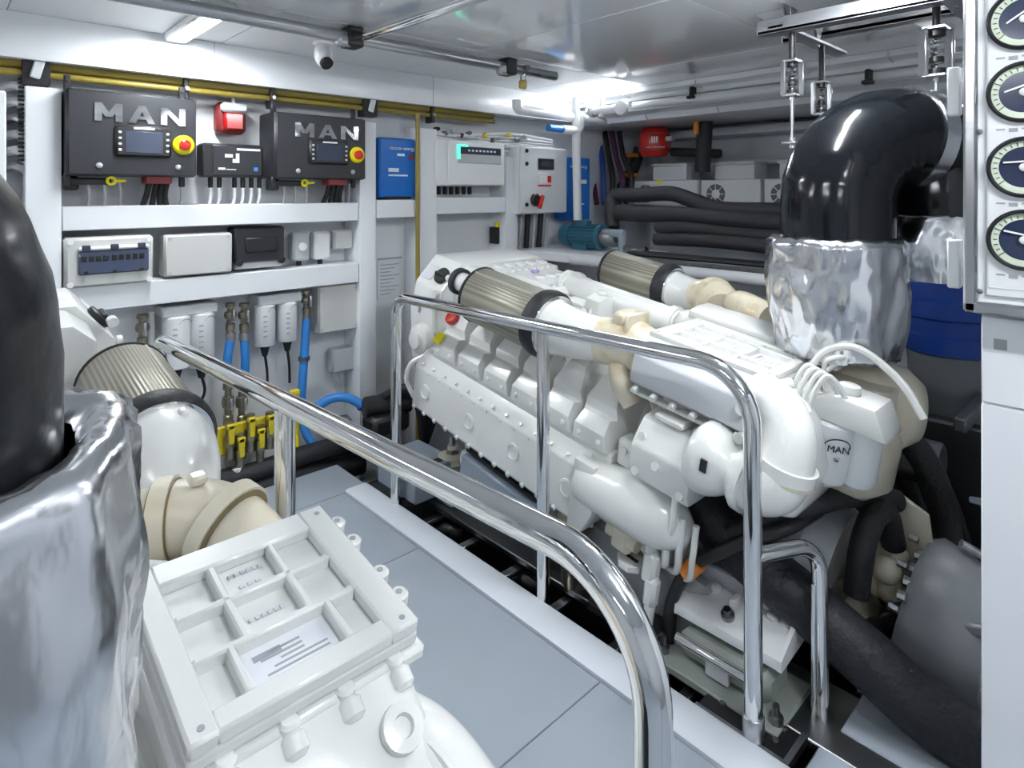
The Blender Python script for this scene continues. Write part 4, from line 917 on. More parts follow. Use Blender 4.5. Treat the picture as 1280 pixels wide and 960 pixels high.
for k in range(7):
    a0 = onY(530 + 3 * k, 164 + k * 2, 3.10); a1 = onY(600, 168 + 3 * k, 3.10); a2 = onY(690, 176 + k * 3, 3.14)
    B(MB().tube(spline([a0, (a0 + a1) / 2 + Vector((0, -.02, -.02 + .012 * (k % 3))), a1, (a1 + a2) / 2 + Vector((0, 0, .02 - .01 * (k % 4))), a2], 5), .011, 8), 'cable', ('plastic_white', 'light_grey', 'plastic_grey')[k % 3], cb)
for k in range(12):
    a0 = onY(546 + k * 10, 161 + (k * 5) % 9 + k * .9, 3.085)
    B(MB().box(a0, (.032, .04, .022), .006, Matrix.Rotation(k * .7, 3, 'Y')), 'plug', 'yellow' if k in (6, 9) else ('black', 'steel_dark', 'plastic_grey')[k % 3], cb)
for k in range(6):
    a0 = onY(600 + 7 * k, 172 + 2 * k, 3.12); a1 = onY(628 + 3 * k, 196 + 3 * k, 3.15)
    B(MB().tube(spline([a0, a0 + Vector((.05, 0, .02)), a1, a1 + Vector((.01, .03, -.12))], 5), .010, 8), 'cable', ('plastic_white', 'light_grey')[k % 2], cb)

# ------------------------------------------------------------------ fuel water separators, valves, hoses low on the bulkhead
def separator(uL, vT, uR, cans, label):
    a = onY(uL, vT, 3.14); b = onY(uR, vT, 3.14)
    r = thing('fuel_separator', label, 'fuel filter', ((a.x + b.x) / 2, 3.2, a.z - .3), 'fuel separators on the bulkhead')
    B(MB().span(a.x, b.x, 3.10, 3.24, a.z - .05, a.z, .008), 'filter_head', 'light_grey', r)
    for cu, vt, vb, rad in cans:
        t = onY(cu, vt, 3.14); bt = onY(cu, vb, 3.14)
        c = B(MB().lathe((t.x, 3.14, a.z - .045), (0, 0, -1), [(rad * .8, 0), (rad, .008), (rad, a.z - .045 - bt.z), (rad * .9, a.z - .04 - bt.z)], 28), 'canister', 'plastic_white', r, 50)
        mk = MB()
        for k in range(5): mk.box((t.x - rad * .3, 3.14 - rad * .96, a.z - .10 - k * .025), (.018, .004, .006))
        B(mk, 'canister_print', 'grey_mark', c)
        B(MB().tube([(t.x + rad * (.45 + .45 * math.cos(q)), 3.14 - rad * (.97 - .35 * max(0, .45 + .45 * math.cos(q)) ** 2), a.z - .08 + .02 * math.sin(q)) for q in [PI * k / 8 for k in range(9)]], .002, 6), 'canister_emblem', 'grey_mark', c)
        B(MB().cyl((t.x, 3.14, bt.z + .004), (t.x, 3.14, bt.z - .06), rad * .55, rad * .25, 14), 'sensor_plug', 'black', c)
        B(MB().tube(spline([(t.x, 3.14, bt.z - .05), (t.x + .015, 3.15, bt.z - .14), (t.x + .03 * (1 if cu % 2 else -1), 3.18, bt.z - .24)], 6), .007, 8), 'sensor_wire', 'black', c)
    return r
separator(199, 384, 270, ((220, 400, 458, .060), (252, 398, 456, .056)), 'twin white fuel canisters hanging at left, behind the near handrail end')
separator(320, 370, 374, ((331, 380, 430, .050), (359, 378, 424, .050)), 'twin white fuel canisters hanging at right, left of the blue hose')
def valve_stack(u, v0, v1, label, Y=3.14):
    a = onY(u, v0, Y); b = onY(u, v1, Y); h = a.z - b.z
    pr = []
    for i, (r_, t) in enumerate(((.016, 0), (.024, .02), (.024, .12), (.016, .14), (.016, .25), (.026, .27), (.03, .36), (.026, .45), (.016, .47), (.016, .6), (.022, .62), (.022, .8), (.018, .82), (.020, 1))): pr.append((r_, h * t))
    r = thing('pipe_valve', label, 'valve', (a.x, Y, b.z), 'bronze valves on the bulkhead')
    B(MB().lathe((a.x, Y, a.z), (0, 0, -1), pr, 14), 'valve_body', 'bronze', r, 30)
    B(MB().box((a.x, Y - .035, a.z - h * .36), (.012, .05, .06), .004), 'valve_lever', 'steel', r)
    return a, b
valve_stack(178, 392, 440, 'bronze valve left of the left fuel canisters')
pipe('white_pipe', 'vertical pale pipe beside the leftmost bronze valve', 'pipe', [onY(189, 390, 3.18), onY(189, 470, 3.18)], .014, 'plastic_white')
for u, lb in ((288, 'bronze valve on the left of the two short blue hoses'), (305, 'bronze valve on the right of the two short blue hoses')):
    a_, b_ = valve_stack(u, 378, 421, lb)
    c_ = onY(u - 2, 470, 3.14); d_ = onY(u - 1, 500, 3.14)
    h = thing('blue_hose', 'left short blue hose hanging between the fuel canisters' if u < 300 else 'right short blue hose hanging between the fuel canisters', 'hose', (b_.x, 3.14, d_.z), 'blue hoses')
    B(MB().tube(spline([b_, (b_ + c_) / 2 + Vector((.006 if u > 300 else -.012, -.01, 0)), c_ + Vector((.012 if u > 300 else -.01, 0, 0))], 8), .021, 14), 'hose', 'blue_hose', h, 60)
    B(MB().cyl((b_.x, 3.14, b_.z + .02), (b_.x, 3.14, b_.z - .015), .0245, n=16), 'hose_clip', 'steel', h)
    valve_stack(u - 3, 478, 545, lb.replace('bronze valve on', 'lower bronze fitting under').replace('of the', 'one of the'), 3.13)
a_, b_ = valve_stack(383, 362, 398, 'bronze valve above the long blue hose')
h = thing('blue_hose', 'long blue hose hanging beside the square pale junction box', 'hose', (b_.x, 3.12, .2), 'blue hoses')
B(MB().tube(spline([b_, onY(380, 450, 3.12), onY(377, 500, 3.11), onY(380, 535, 3.09), onY(392, 555, 3.06), onY(410, 562, 3.04)], 8), .022, 14), 'hose', 'blue_hose', h, 60)
B(MB().ring(onY(380, 448, 3.12), (0, 0, 1), .030, .018, .02), 'hose_clip', 'steel_dark', h)
h = thing('blue_hose', 'arched blue hose lying at the foot of the bulkhead', 'hose', (1.6, 2.95, .4), 'blue hoses')
B(MB().tube(spline([onY(392, 512, 3.05), onY(412, 499, 3.02), onY(432, 497, 2.98), onY(450, 505, 2.94), onY(466, 521, 2.90)], 8), .024, 14), 'hose', 'blue_hose', h, 60)
for t in (452, 459): B(MB().ring(onY(t, 505 + (t - 450) * .9, 2.935), (1, -.3, -1), .029, .02, .012), 'hose_clip', 'blue_dark', h)
B(MB().cyl(onY(464, 520, 2.90), onY(476, 530, 2.86), .03, n=16), 'hose_fitting', 'steel_dark', h)
ym = thing('valve_manifold', 'yellow valve manifold bar with yellow levers on the bulkhead', 'valve manifold', (1.1, 3.1, .3))
x0, x1, z0, z1 = rect(235, 545, 345, 582, 3.085)
B(MB().span(x0, x1, 3.085, 3.11, z0, z1, .004), 'mounting_bar', 'yellow', ym)
for u, v in ((288, 540), (301, 556), (314, 531), (326, 545), (338, 528)):
    c = onY(u, v, 3.05)
    lv = B(MB().span(c.x - .014, c.x + .014, 3.03, 3.042, c.z - .055, c.z + .035, .004).span(c.x - .018, c.x + .018, 3.03, 3.07, c.z + .015, c.z + .04, .004), 'valve_lever', 'yellow', ym)
    B(MB().cyl((c.x, 3.06, c.z + .05), (c.x, 3.06, c.z - .13), .020, n=12).cyl((c.x, 3.06, c.z - .02), (c.x, 3.06, c.z - .07), .028, n=6), 'valve_body', 'bronze', ym)
for u, m_ in ((296, 'plastic_white'), (318, 'blue_dark')): B(MB().cyl(onY(u, 585, 3.05), onY(u, 625, 3.05), .022, n=12), 'lower_pipe', m_, ym)
yv = thing('gas_valve', 'small yellow valve beside the long blue hose', 'valve', onY(370, 500, 3.1))
B(MB().box(onY(368, 490, 3.08), (.05, .03, .025), .005).cyl(onY(371, 488, 3.10), onY(371, 545, 3.10), .013, n=12), 'valve_body', 'yellow', yv)
B(MB().tube(spline([onY(371, 545, 3.08), onY(373, 565, 3.06), onY(383, 577, 3.04), onY(410, 570, 3.02)], 6), .008, 10), 'yellow_tube', 'yellow_sign', yv)
tag(MB().tube(spline([onY(471, 520, 2.9), onY(479, 512, 2.9), onY(484, 498, 2.92)], 6), .012, 10).build('yellow_cable', 'yellow_sign', None, 60), 'short yellow cable behind the first handrail post', 'cable')
# dark pumps and hoses in the shadow at the foot of the bulkhead
dk = thing('bilge_pump', 'dark pump and black hoses at the foot of the bulkhead', 'pump', (1.75, 2.8, 0))
B(MB().cyl((1.62, 2.86, .30), (1.86, 2.78, .30), .055, n=18, b=.01).box((1.72, 2.80, .22), (.22, .14, .10), .02), 'pump_motor', 'black', dk)
B(MB().lathe((1.50, 2.95, .20), (1, -.3, 0), [(.03, 0), (.06, .02), (.06, .07), (.035, .09)], 20), 'pump_head', 'steel', dk)
for k in range(4): B(MB().tube(spline([(1.70 + .06 * k, 2.84, .33), (1.78 + .05 * k, 2.72, .40 - .03 * k), (1.86 + .04 * k, 2.70, .28), (1.90, 2.72, .05)], 6), .024 - .002 * k, 12), 'black_hose', 'hose_black', dk)
B(MB().tube(spline([(.75, 3.08, .08), (1.1, 3.06, .05), (1.5, 3.03, .07), (1.9, 2.98, .03)], 6), .05, 14).tube(spline([(.75, 3.12, -.05), (1.2, 3.05, -.03), (1.7, 3.02, -.06)], 6), .06, 14), 'floor_hoses', 'hose_black', dk)
B(MB().box((.88, 3.12, .10), (.18, .12, .16), .03).cyl((.80, 3.06, .1), (.80, 2.99, .1), .05, n=16), 'pump_box', 'black', dk)
sb = thing('step_box', 'blue-grey metal box on the engine bed behind the first handrail post', 'box', (1.66, 2.45, 0))
B(MB().span(1.56, 1.80, 2.30, 2.62, .02, .16, .006), 'case', 'blue_grey', sb)
B(MB().span(1.66, 1.74, 2.33, 2.37, .155, .163, .002), 'slot', 'black', sb)

# ------------------------------------------------------------------ overhead: lifting rail, cctv camera, corner pipework
lr = thing('lifting_rail', 'grey steel lifting rail along the ceiling before the soffit', 'rail', (1.6, 2.38, CEIL))
B(MB().tube([(-.3, 2.38, CEIL - .045), (2.56, 2.38, CEIL - .045)], .026, 20), 'rail_tube', 'rail_steel', lr, 60)
B(MB().tube([(.4, 2.44, CEIL - .02), (2.56, 2.44, CEIL - .02)], .012, 12), 'rail_backing', 'rail_steel', lr, 60)
for u, v in ((440, 22), (634, 78)):
    p = onY(u, v, 2.38)
    c = B(MB().box((p.x, 2.38, CEIL - .045), (.075, .085, .085), .008), 'rail_clamp', 'black', lr)
    B(MB().box((p.x - .05, 2.37, CEIL - .065), (.05, .05, .05), .01).cyl((p.x - .03, 2.36, CEIL - .09), (p.x - .03, 2.36, CEIL - .03), .012, n=10), 'clamp_screw', 'steel', c)
p = onY(440, 22, 2.38)
B(MB().tube([(p.x + .02, 2.36, CEIL - .045), (p.x + .05, .8, CEIL - .045)], .022, 18), 'cross_tube', 'chrome', lr, 60)
e = onY(652, 80, 2.38)
B(MB().tube([(e.x - .03, 2.37, CEIL - .05), (e.x + .13, 2.37, CEIL - .055)], .014, 12).cyl((e.x, 2.33, CEIL - .04), (e.x, 2.41, CEIL - .04), .016, n=12), 'rail_end_hook', 'steel_dark', lr)
pd = thing('padlock', 'brass padlock hanging from the end of the lifting rail', 'padlock', (e.x, 2.37, CEIL - .14))
B(MB().box((e.x, 2.37, CEIL - .125), (.048, .026, .046), .006), 'lock_body', 'brass', pd)
B(MB().tube(arcpath([(e.x - .015, 2.37, CEIL - .11), (e.x - .015, 2.37, CEIL - .06), (e.x + .015, 2.37, CEIL - .06), (e.x + .015, 2.37, CEIL - .11)], .014, 6), .005, 10), 'shackle', 'chrome', pd, 60)
p = onY(404, 68, 2.72); pz = p.z
cc = thing('security_camera', 'white dome security camera hanging below the ceiling', 'camera', (p.x, 2.72, CEIL))
B(MB().lathe((p.x, 2.72, CEIL), (0, 0, -1), [(.045, 0), (.045, .01), (.030, .02), (.028, CEIL - pz - .065), (.044, CEIL - pz - .05)], 24), 'stem', 'plastic_white', cc, 50)
B(MB().ball((p.x, 2.72, pz), .042, 24, (1, 1, 1.45)), 'shell', 'plastic_white', cc, 80)
d_ = Vector((.1, -.75, -.65)).normalized()
B(MB().lathe(Vector((p.x, 2.72, pz - .022)) + d_ * .026, d_, [(.030, 0), (.030, .018), (.022, .022), (.001, .022)], 20, cap=False), 'lens', 'black', cc)
# LED tube and white water pipes in the corner
def soffit_tube(ya, yb, z, label, port=False):
    m = (lambda q: 2.13 - q) if port else (lambda q: q)
    cl = thing('led_strip_light', label, 'light', (m(3.44), (ya + yb) / 2, z), 'LED strip lights')
    B(MB().span(m(3.425), m(3.485), yb, ya, z - .012, z + .032, .008), 'housing', 'plastic_white', cl)
    B(MB().span(m(3.425), m(3.49), yb - .06, yb, z - .014, z + .034, .008), 'end_cap', 'light_grey', cl)
    B(MB().span(m(3.408), m(3.455), yb + .01, ya - .01, z - .030, z + .018, .010), 'diffuser', 'led_tube', cl)
s3 = struct(MB().prism([(2.13 - x, z_) for x, z_ in ((3.42, CEIL), (3.42, 2.085), (3.50, 2.075), (3.50, 2.045), (3.60, 2.03), (3.60, 1.99), (3.69, 1.975), (3.71, 1.935), (3.82, 1.935), (3.82, CEIL))], 'y', BACK, 3.04).build('trim_4', 'soffit_white', bevel=.008))
a = onX(709, 122, 3.44); b = onX(800, 112, 3.44)
soffit_tube(a.y, b.y, a.z, 'slim bright LED tube in the far ceiling corner')
soffit_tube(.55, -.15, a.z, 'LED tube on the outboard soffit behind the gauge cabinet')  # hidden tube, added to brighten the outboard side
soffit_tube(a.y, b.y, a.z, 'LED tube on the port soffit near the bulkhead', True)  # port tubes are unseen additions that lift the ceiling and near engine
soffit_tube(1.2, .5, a.z, 'LED tube on the port soffit beside the near exhaust', True)
soffit_tube(-.6, -1.3, a.z, 'LED tube on the port soffit behind the viewer', True)
def wpipe(pts, r, label, rad=.06, name='white_pipe', m='plastic_white'):
    o = MB().tube(arcpath(pts, rad, 6), r, 16).build(name, m, None, 60); return tag(o, label, 'pipe', 'white pipes in the corner')
p1 = onY(640, 132, 2.95); p2 = onY(705, 145, 2.98)
o = wpipe([(p1.x, 2.90, p1.z + .03), (p1.x, 2.90, p1.z - .03), (p2.x + .5, 2.94, p1.z - .03)], .034, 'thick white elbow pipe along the soffit near the corner', .05)
p3 = onY(722, 160, 2.9)
wp = thing('white_pipe', 'white vertical water pipe dropping to the blue motor', 'pipe', (p3.x, 2.9, 1.2), 'white pipes in the corner')
B(MB().tube(arcpath([(p3.x - .02, 2.9, CEIL - .02), (p3.x - .02, 2.9, p3.z + .12), (p3.x + .0, 2.9, 1.22)], .03, 5), .030, 16), 'pipe', 'plastic_white', wp, 60)
q = onY(705, 158, 2.9)
B(MB().tube(arcpath([(p3.x + .03, 2.9, p3.z + .12), (p3.x + .03, 2.9, p3.z - .02), (q.x - .02, 2.9, p3.z - .02)], .05, 6), .030, 16), 'elbow', 'plastic_white', wp, 60)
B(MB().cyl((q.x, 2.9, p3.z - .02), (q.x - .16, 2.9, p3.z - .02), .026, n=16), 'blue_union', 'blue_hose', wp, 60)
v1 = onX(748, 138, 3.40); v2 = onX(780, 135, 3.40)
wv = thing('pipe_valve', 'white plastic valve with elbow under the LED tube', 'valve', (3.4, v1.y, v1.z), 'white pipes in the corner')
B(MB().cyl((3.40, v1.y + .10, v1.z), (3.40, v2.y, v2.z), .030, n=16, b=.004).cyl((3.40, v1.y - .03, v1.z - .05), (3.40, v1.y - .03, v1.z + .08), .022, n=14), 'valve_body', 'plastic_white', wv, 50)
B(MB().ring((3.40, v1.y + .05, v1.z), (0, 1, 0), .045, .02, .03), 'union_ring', 'plastic_grey', wv)
B(MB().lathe((3.39, v2.y, v2.z), (-1, 0, 0), [(.05, 0), (.055, .01), (.05, .03), (.02, .035)], 20), 'elbow_cap', 'plastic_white', wv)
wpipe([(3.47, v2.y - .03, v2.z + .02), (3.56, -.8, v2.z + .02)], .026, 'long white pipe along the outboard soffit')
pc = onX(742, 99, 3.42)
wpipe([(3.40, pc.y + .12, pc.z), (3.40, pc.y, pc.z), (3.40, pc.y, pc.z - .08)], .022, 'short bent white pipe above the LED tube', .03)

# ------------------------------------------------------------------ overhead steel frame and spring hangers of the exhaust
fr_ = thing('hanger_frame', 'grey steel frame with gussets under the ceiling above the exhaust', 'frame', (2.6, .8, CEIL))
B(MB().span(2.70, 2.76, .20, 1.16, CEIL - .05, CEIL - .03, .003).span(2.70, 2.712, .20, 1.16, CEIL - .05, CEIL, .002), 'long_angle', 'rail_steel', fr_)
B(MB().span(2.25, 2.31, .30, 1.06, CEIL - .115, CEIL - .10, .003).span(2.25, 2.262, .30, 1.06, CEIL - .115, CEIL - .06, .002), 'lower_angle', 'rail_steel', fr_)
B(MB().span(2.25, 2.9, .96, 1.02, CEIL - .10, CEIL - .085, .003), 'cross_angle', 'rail_steel', fr_)
B(MB().span(2.25, 2.9, .44, .50, CEIL - .10, CEIL - .085, .003), 'cross_angle', 'rail_steel', fr_)
for x, y in ((2.35, .98), (2.62, .98), (2.40, .47), (2.75, .60)):
    B(MB().prism([(y - .005, CEIL - .002), (y + .14, CEIL - .002), (y - .005, CEIL - .11)], 'x', x, x + .008).prism([(x - .06, CEIL - .002), (x + .06, CEIL - .002), (x, CEIL - .10)], 'y', y - .004, y + .004), 'gusset', 'rail_steel', fr_)
def hanger(x, y, zt, zb, zr, s, label):
    r = thing('spring_hanger', label, 'hanger', (x, y, zr), 'exhaust spring hangers')
    h = zt - zb
    cg = MB()
    for sx in (-1, 1): cg.box((x + sx * s * .5, y - sx * s * .4, (zt + zb) / 2), (s * .14, s * .5, h), .002, Matrix.Rotation(-.7, 3, 'Z'))
    cg.box((x, y, zb), (s * 1.1, s * .9, .010), .002).box((x, y, zt), (s * 1.1, s * .9, .010), .002)
    B(cg, 'cage', 'steel', r)
    B(MB().cyl((x, y, zt - .004), (x, y, zt - h * .16), s * .36, n=14).cyl((x, y, zb + .004), (x, y, zb + h * .16), s * .36, n=14).cyl((x, y, zb + h * .30), (x, y, zb + h * .40), s * .30, n=14), 'rubber_pads', 'black', r)
    B(MB().tube([(x + s * .22 * math.cos(k * .8), y + s * .22 * math.sin(k * .8), zb + h * (.2 + .6 * k / 48)) for k in range(49)], s * .05, 6), 'spring', 'chrome', r)
    B(MB().cyl((x, y, zb + h * .5), (x, y, zr), .006, n=10).cyl((x, y, zb - .002), (x, y, zb - .016), .010, n=6), 'rod', 'steel', r)
    B(MB().box((x, y, zr), (.07, .05, .010), .003).cyl((x, y, zr - .02), (x, y, zr + .02), .011, n=6), 'rod_bracket', 'steel', r)
    B(MB().cyl((x, y, zt), (x, y, CEIL - .09), .012, n=10), 'top_stud', 'black', r)
hanger(2.30, .95, 1.90, 1.775, 1.60, .055, 'spring hanger at the left shoulder of the black exhaust bend')
hanger(2.66, .98, 1.87, 1.74, 1.62, .055, 'spring hanger half hidden behind the black exhaust bend')
hanger(2.40, .525, 1.955, 1.80, 1.635, .072, 'large spring hanger right of the black exhaust bend crown')

# ------------------------------------------------------------------ outboard shelf: inverters, tank, lagged pipes
sh = thing('outboard_shelf', 'white outboard shelf carrying the row of fan units', 'shelf', (4.3, 1.6, 1.3))
a = onX(790, 249, 4.2)
B(MB().span(4.10, 4.68, -.4, 3.1, 1.28, 1.315, .004), 'shelf_top', 'wall_white', sh)
B(MB().span(4.55, 4.68, -.4, 3.1, -.2, 1.28, .004), 'shelf_back', 'hull_grey', sh)
B(MB().span(4.45, 4.68, -.4, 3.0, 1.86, 1.92, .004), 'top_ledge', 'hull_grey', sh)
for k, (uL, uR, lb) in enumerate(((792, 872, 'leftmost white fan unit on the outboard shelf'), (876, 950, 'middle white fan unit on the outboard shelf'), (955, 1035, 'right white fan unit beside the black exhaust bend'))):
    L_ = onX(uL, 225, 4.15); R_ = onX(uR, 225, 4.15)
    r = thing('power_converter', lb, 'power unit', (4.3, (L_.y + R_.y) / 2, 1.315), 'white fan units')
    B(MB().span(4.15, 4.5, R_.y, L_.y, 1.316, 1.51, .006), 'case', 'plastic_white', r)
    fy = L_.y - .12
    for rr_ in (.062,):
        f_ = B(MB().ring((4.149, fy, 1.405), (1, 0, 0), .072, .034, .008, 28), 'fan_grille', 'grille_dark', r)
        for q_ in range(8):
            an = q_ * PI / 4; B(MB().box((4.144, fy + .052 * math.cos(an), 1.405 + .052 * math.sin(an)), (.004, .036, .006), 0, Matrix.Rotation(an, 3, 'X')), 'grille_bar', 'white_mark', f_)
    ys = L_.y - (.22 if k == 0 else .38)
    B(MB().span(4.146, 4.151, ys - .05, ys, (1.49 if k == 0 else 1.325), (1.515 if k == 0 else 1.35)), 'yellow_sticker', 'yellow_sign', r)
for k, (uL, uR, v0, lb) in enumerate(((816, 858, 205, 'left pale box on top of the fan units'), (893, 943, 203, 'middle pale box on top of the fan units'), (974, 1010, 200, 'right pale box beside the exhaust bend'))):
    L_ = onX(uL, v0, 4.2); R_ = onX(uR, v0, 4.2)
    r = thing('terminal_box', lb, 'box', (4.3, (L_.y + R_.y) / 2, 1.511), 'pale boxes on the fan units')
    B(MB().span(4.2, 4.4, R_.y, L_.y, 1.511, L_.z - .02, .005), 'case', 'cabinet_grey', r)
    B(MB().span(4.19, 4.41, R_.y - .008, L_.y + .008, L_.z - .022, L_.z, .004), 'lid', 'plastic_warm', r)
t = onX(818, 178, 4.2)
rt = thing('expansion_tank', 'round red expansion tank hanging in the far right corner', 'tank', (4.2, t.y, t.z - .12))
B(MB().lathe((4.2, t.y, t.z - .125), (0, 0, 1), [(.03, 0), (.10, .012), (.118, .05), (.122, .062), (.122, .185), (.118, .198), (.10, .235), (.03, .25)], 32), 'shell', 'red', rt, 50)
for zz in (-.066, .066): B(MB().ring((4.2, t.y, t.z + zz), (0, 0, 1), .126, .11, .008, 32), 'seam', 'red_dull', rt)
mk = MB()
for k in range(3):
    an = math.radians(205 + 9 * k); mk.box((4.2 + .1225 * math.cos(an), t.y + .1225 * math.sin(an), t.z + .012), (.003, .012, .05), 0, Matrix.Rotation(an, 3, 'Z'))
for k in range(9):
    an = math.radians(185 + 8 * k); mk.box((4.2 + .1225 * math.cos(an), t.y + .1225 * math.sin(an), t.z - .045), (.003, .010, .008), 0, Matrix.Rotation(an, 3, 'Z'))
B(mk, 'tank_print', 'white_mark', rt)
B(MB().box((4.2, t.y - .14, t.z + .02), (.05, .06, .04), .006), 'tank_bracket', 'light_grey', rt)
def lag(pts, r, label, m='foam_black', name='lagged_pipe', seg=7): return tag(MB().tube(spline(pts, seg), r, 18).build(name, m, None, 70), label, 'pipe', 'black lagged pipes')
g = lambda u, v, X: onX(u, v, X)
lag([g(766, 285, 3.62), g(764, 262, 3.66), g(768, 245, 3.70), g(800, 244, 3.70), g(838, 242, 3.68), g(870, 252, 3.66), g(905, 262, 3.64), (3.62, 1.30, 1.31), (3.6, .6, 1.31)], .052, 'thick black lagged pipe, top of the stack behind the engine')
lag([g(772, 266, 3.62), g(830, 268, 3.62), g(900, 273, 3.60), (3.58, 1.3, 1.23), (3.56, .6, 1.23)], .058, 'second black lagged pipe behind the engine')
lag([g(822, 284, 3.52), g(870, 286, 3.50), g(920, 292, 3.48), (3.46, 1.1, 1.16), (3.45, .5, 1.16)], .038, 'third black lagged pipe behind the engine')
lag([g(820, 299, 3.40), g(860, 300, 3.38), g(920, 304, 3.36), (3.34, 1.1, 1.10), (3.33, .5, 1.10)], .040, 'lowest black lagged pipe behind the engine')
lag([g(882, 140, 4.1), g(880, 178, 4.1), g(878, 215, 4.1)], .055, 'vertical black lagged pipe right of the red tank')
lag([g(800, 185, 4.45), g(792, 210, 4.42), g(778, 235, 4.2)], .05, 'vertical black lagged pipe left of the red tank')
lag([g(840, 190, 4.35), g(900, 192, 4.35)], .035, 'short dark pipe behind the red tank')
for k, v in enumerate((194, 219)): tag(MB().cyl(g(780, v, 4.25), g(797, v, 4.25), .018, n=12).build('cable_tape', 'orange', None, 60), ('upper' if k == 0 else 'lower') + ' orange tape band on the dark pipes by the red tank', 'tape', 'orange tape bands')
tag(MB().cyl(g(870, 152, 4.0), g(870, 168, 4.0), .02, n=12).build('cable_tape', 'orange', None, 60), 'orange tape mark on the vertical lagged pipe', 'tape')
for k in range(5):
    u = 738 + 9 * k
    tag(MB().tube(spline([g(u, 165, 4.1), g(u + 5, 195, 4.05), g(u + 4 + 3 * k, 225, 4.0), g(u + 8, 255, 3.95)], 6), .022, 10).build('power_cable', ('purple', 'blue_dark', 'black', 'purple', 'black')[k], None, 60),
        ['dark red power cable next to the white vertical pipe', 'dark blue power cable in the corner', 'black power cable beside the dark blue one', 'purple power cable in the corner', 'rightmost black power cable in the corner'][k], 'cable', 'power cables in the corner')
for k in range(2, 3):
    tag(MB().cyl(g(900, 188 + 8 * k, 4.5), (4.5, .6, g(900, 188 + 8 * k, 4.5).z), .02, n=12).build('steel_pipe', 'light_grey', None, 60), 'grey pipe along the hull behind the fan units', 'pipe')
# blue electric motor on a white ledge
le = tag(MB().span(2.98, 3.60, 2.30, 3.24, .96, 1.02, .006).build('pump_ledge', 'wall_white'), 'white ledge under the blue electric motor', 'ledge')
m0 = onX(702, 290, 3.30); m1 = onX(757, 288, 3.30); mz = 1.02 + .095
em = thing('electric_motor', 'teal blue electric motor with cooling fins behind the engine', 'motor', (3.3, (m0.y + m1.y) / 2, 1.02))
ya, yb = m0.y - .02, m1.y
B(MB().lathe((3.3, ya, mz), (0, -1, 0), [(.03, 0), (.07, .006), (.082, .03), (.084, .10)], 28), 'fan_cover', 'teal', em, 50)
B(MB().cyl((3.3, ya - .10, mz), (3.3, yb + .03, mz), .070, n=24), 'stator', 'teal', em)
for k in range(20):
    an = 2 * PI * k / 20; B(MB().box((3.3 + .074 * math.cos(an), (ya - .10 + yb + .03) / 2, mz + .074 * math.sin(an)), (.020, ya - yb - .14, .005), 0, Matrix.Rotation(-an, 3, 'Y')), 'cooling_fin', 'teal', em)
B(MB().ring((3.3, yb + .03, mz), (0, 1, 0), .085, .02, .025), 'end_bell', 'teal', em)
B(MB().box((3.3, (ya + yb) / 2, mz + .085), (.07, .09, .045), .006), 'terminal_cover', 'teal', em)
B(MB().span(3.24, 3.36, (ya + yb) / 2 - .06, (ya + yb) / 2 + .06, 1.02, mz - .05, .006), 'foot', 'teal', em)
B(MB().lathe((3.3, yb + .03, mz), (0, -1, 0), [(.06, 0), (.065, .03), (.05, .10), (.03, .12)], 22), 'pump_end', 'steel_dark', em)
wv2 = thing('pump_strainer', 'small grey pump strainer right of the blue motor', 'strainer', g(775, 300, 3.25))
c = g(778, 290, 3.25)
B(MB().cyl(c, c + Vector((0, 0, -.14)), .028, n=16).cyl(c + Vector((0, .09, -.01)), c + Vector((0, -.02, -.01)), .026, n=14), 'strainer_body', 'blue_grey', wv2)
B(MB().tube(spline([c + Vector((0, -.02, -.10)), c + Vector((-.02, -.10, -.13)), c + Vector((-.02, -.2, -.10))], 5), .022, 10), 'strainer_hose', 'steel_dark', wv2)
# long grey ducts and rails between the engine and the outboard side
tag(MB().tube([(2.98, 2.62, .985), (2.98, 1.0, .985)], .032, 18).build('long_pipe', 'light_grey', None, 60), 'long pale grey pipe just behind the far air filter', 'pipe')
tag(MB().tube([(2.86, 2.2, .90), (2.86, 1.0, .90)], .028, 18).cyl((2.86, 2.0, .90), (2.86, 2.0, BILGE), .018, n=10).cyl((2.86, 1.1, .90), (2.86, 1.1, BILGE), .018, n=10).build('long_pipe', 'steel', None, 60), 'steel pipe below the long pale grey pipe', 'pipe')
lad = thing('cable_ladder', 'dark cable ladder behind the engine under the lagged pipes', 'cable ladder', (3.2, 1.4, 1.0))
for x in (3.10, 3.28): B(MB().span(x, x + .02, .3, 2.35, 1.00, 1.03, .003), 'side_rail', 'steel_dark', lad)
for k in range(12): B(MB().span(3.10, 3.30, .40 + .16 * k, .43 + .16 * k, 1.005, 1.018), 'rung', 'steel', lad)
for k in range(3): B(MB().tube(spline([(3.14 + .05 * k, 2.3, 1.04), (3.15 + .05 * k, 1.6, 1.035), (3.13 + .05 * k, .9, 1.04), (3.15 + .05 * k, .3, 1.035)], 6), .014, 8), 'cable', 'black', lad)
# water filter with blue cap
bl = thing('water_strainer', 'tall grey strainer with blue lid behind the gauge cabinet', 'strainer', (3.2, .62, 0))
c = g(1186, 372, 3.2)
B(MB().lathe((3.2, c.y, c.z + .10), (0, 0, -1), [(.15, 0), (.17, .01), (.17, .09), (.185, .10), (.185, .17), (.17, .18), (.17, .24), (.18, .25), (.18, .32), (.16, .33)], 32), 'lid', 'blue_dark', bl, 40)
B(MB().lathe((3.2, c.y, c.z - .22), (0, 0, -1), [(.155, 0), (.15, .1), (.10, .55), (.05, .75)], 30), 'bowl', 'gear_grey', bl, 50)

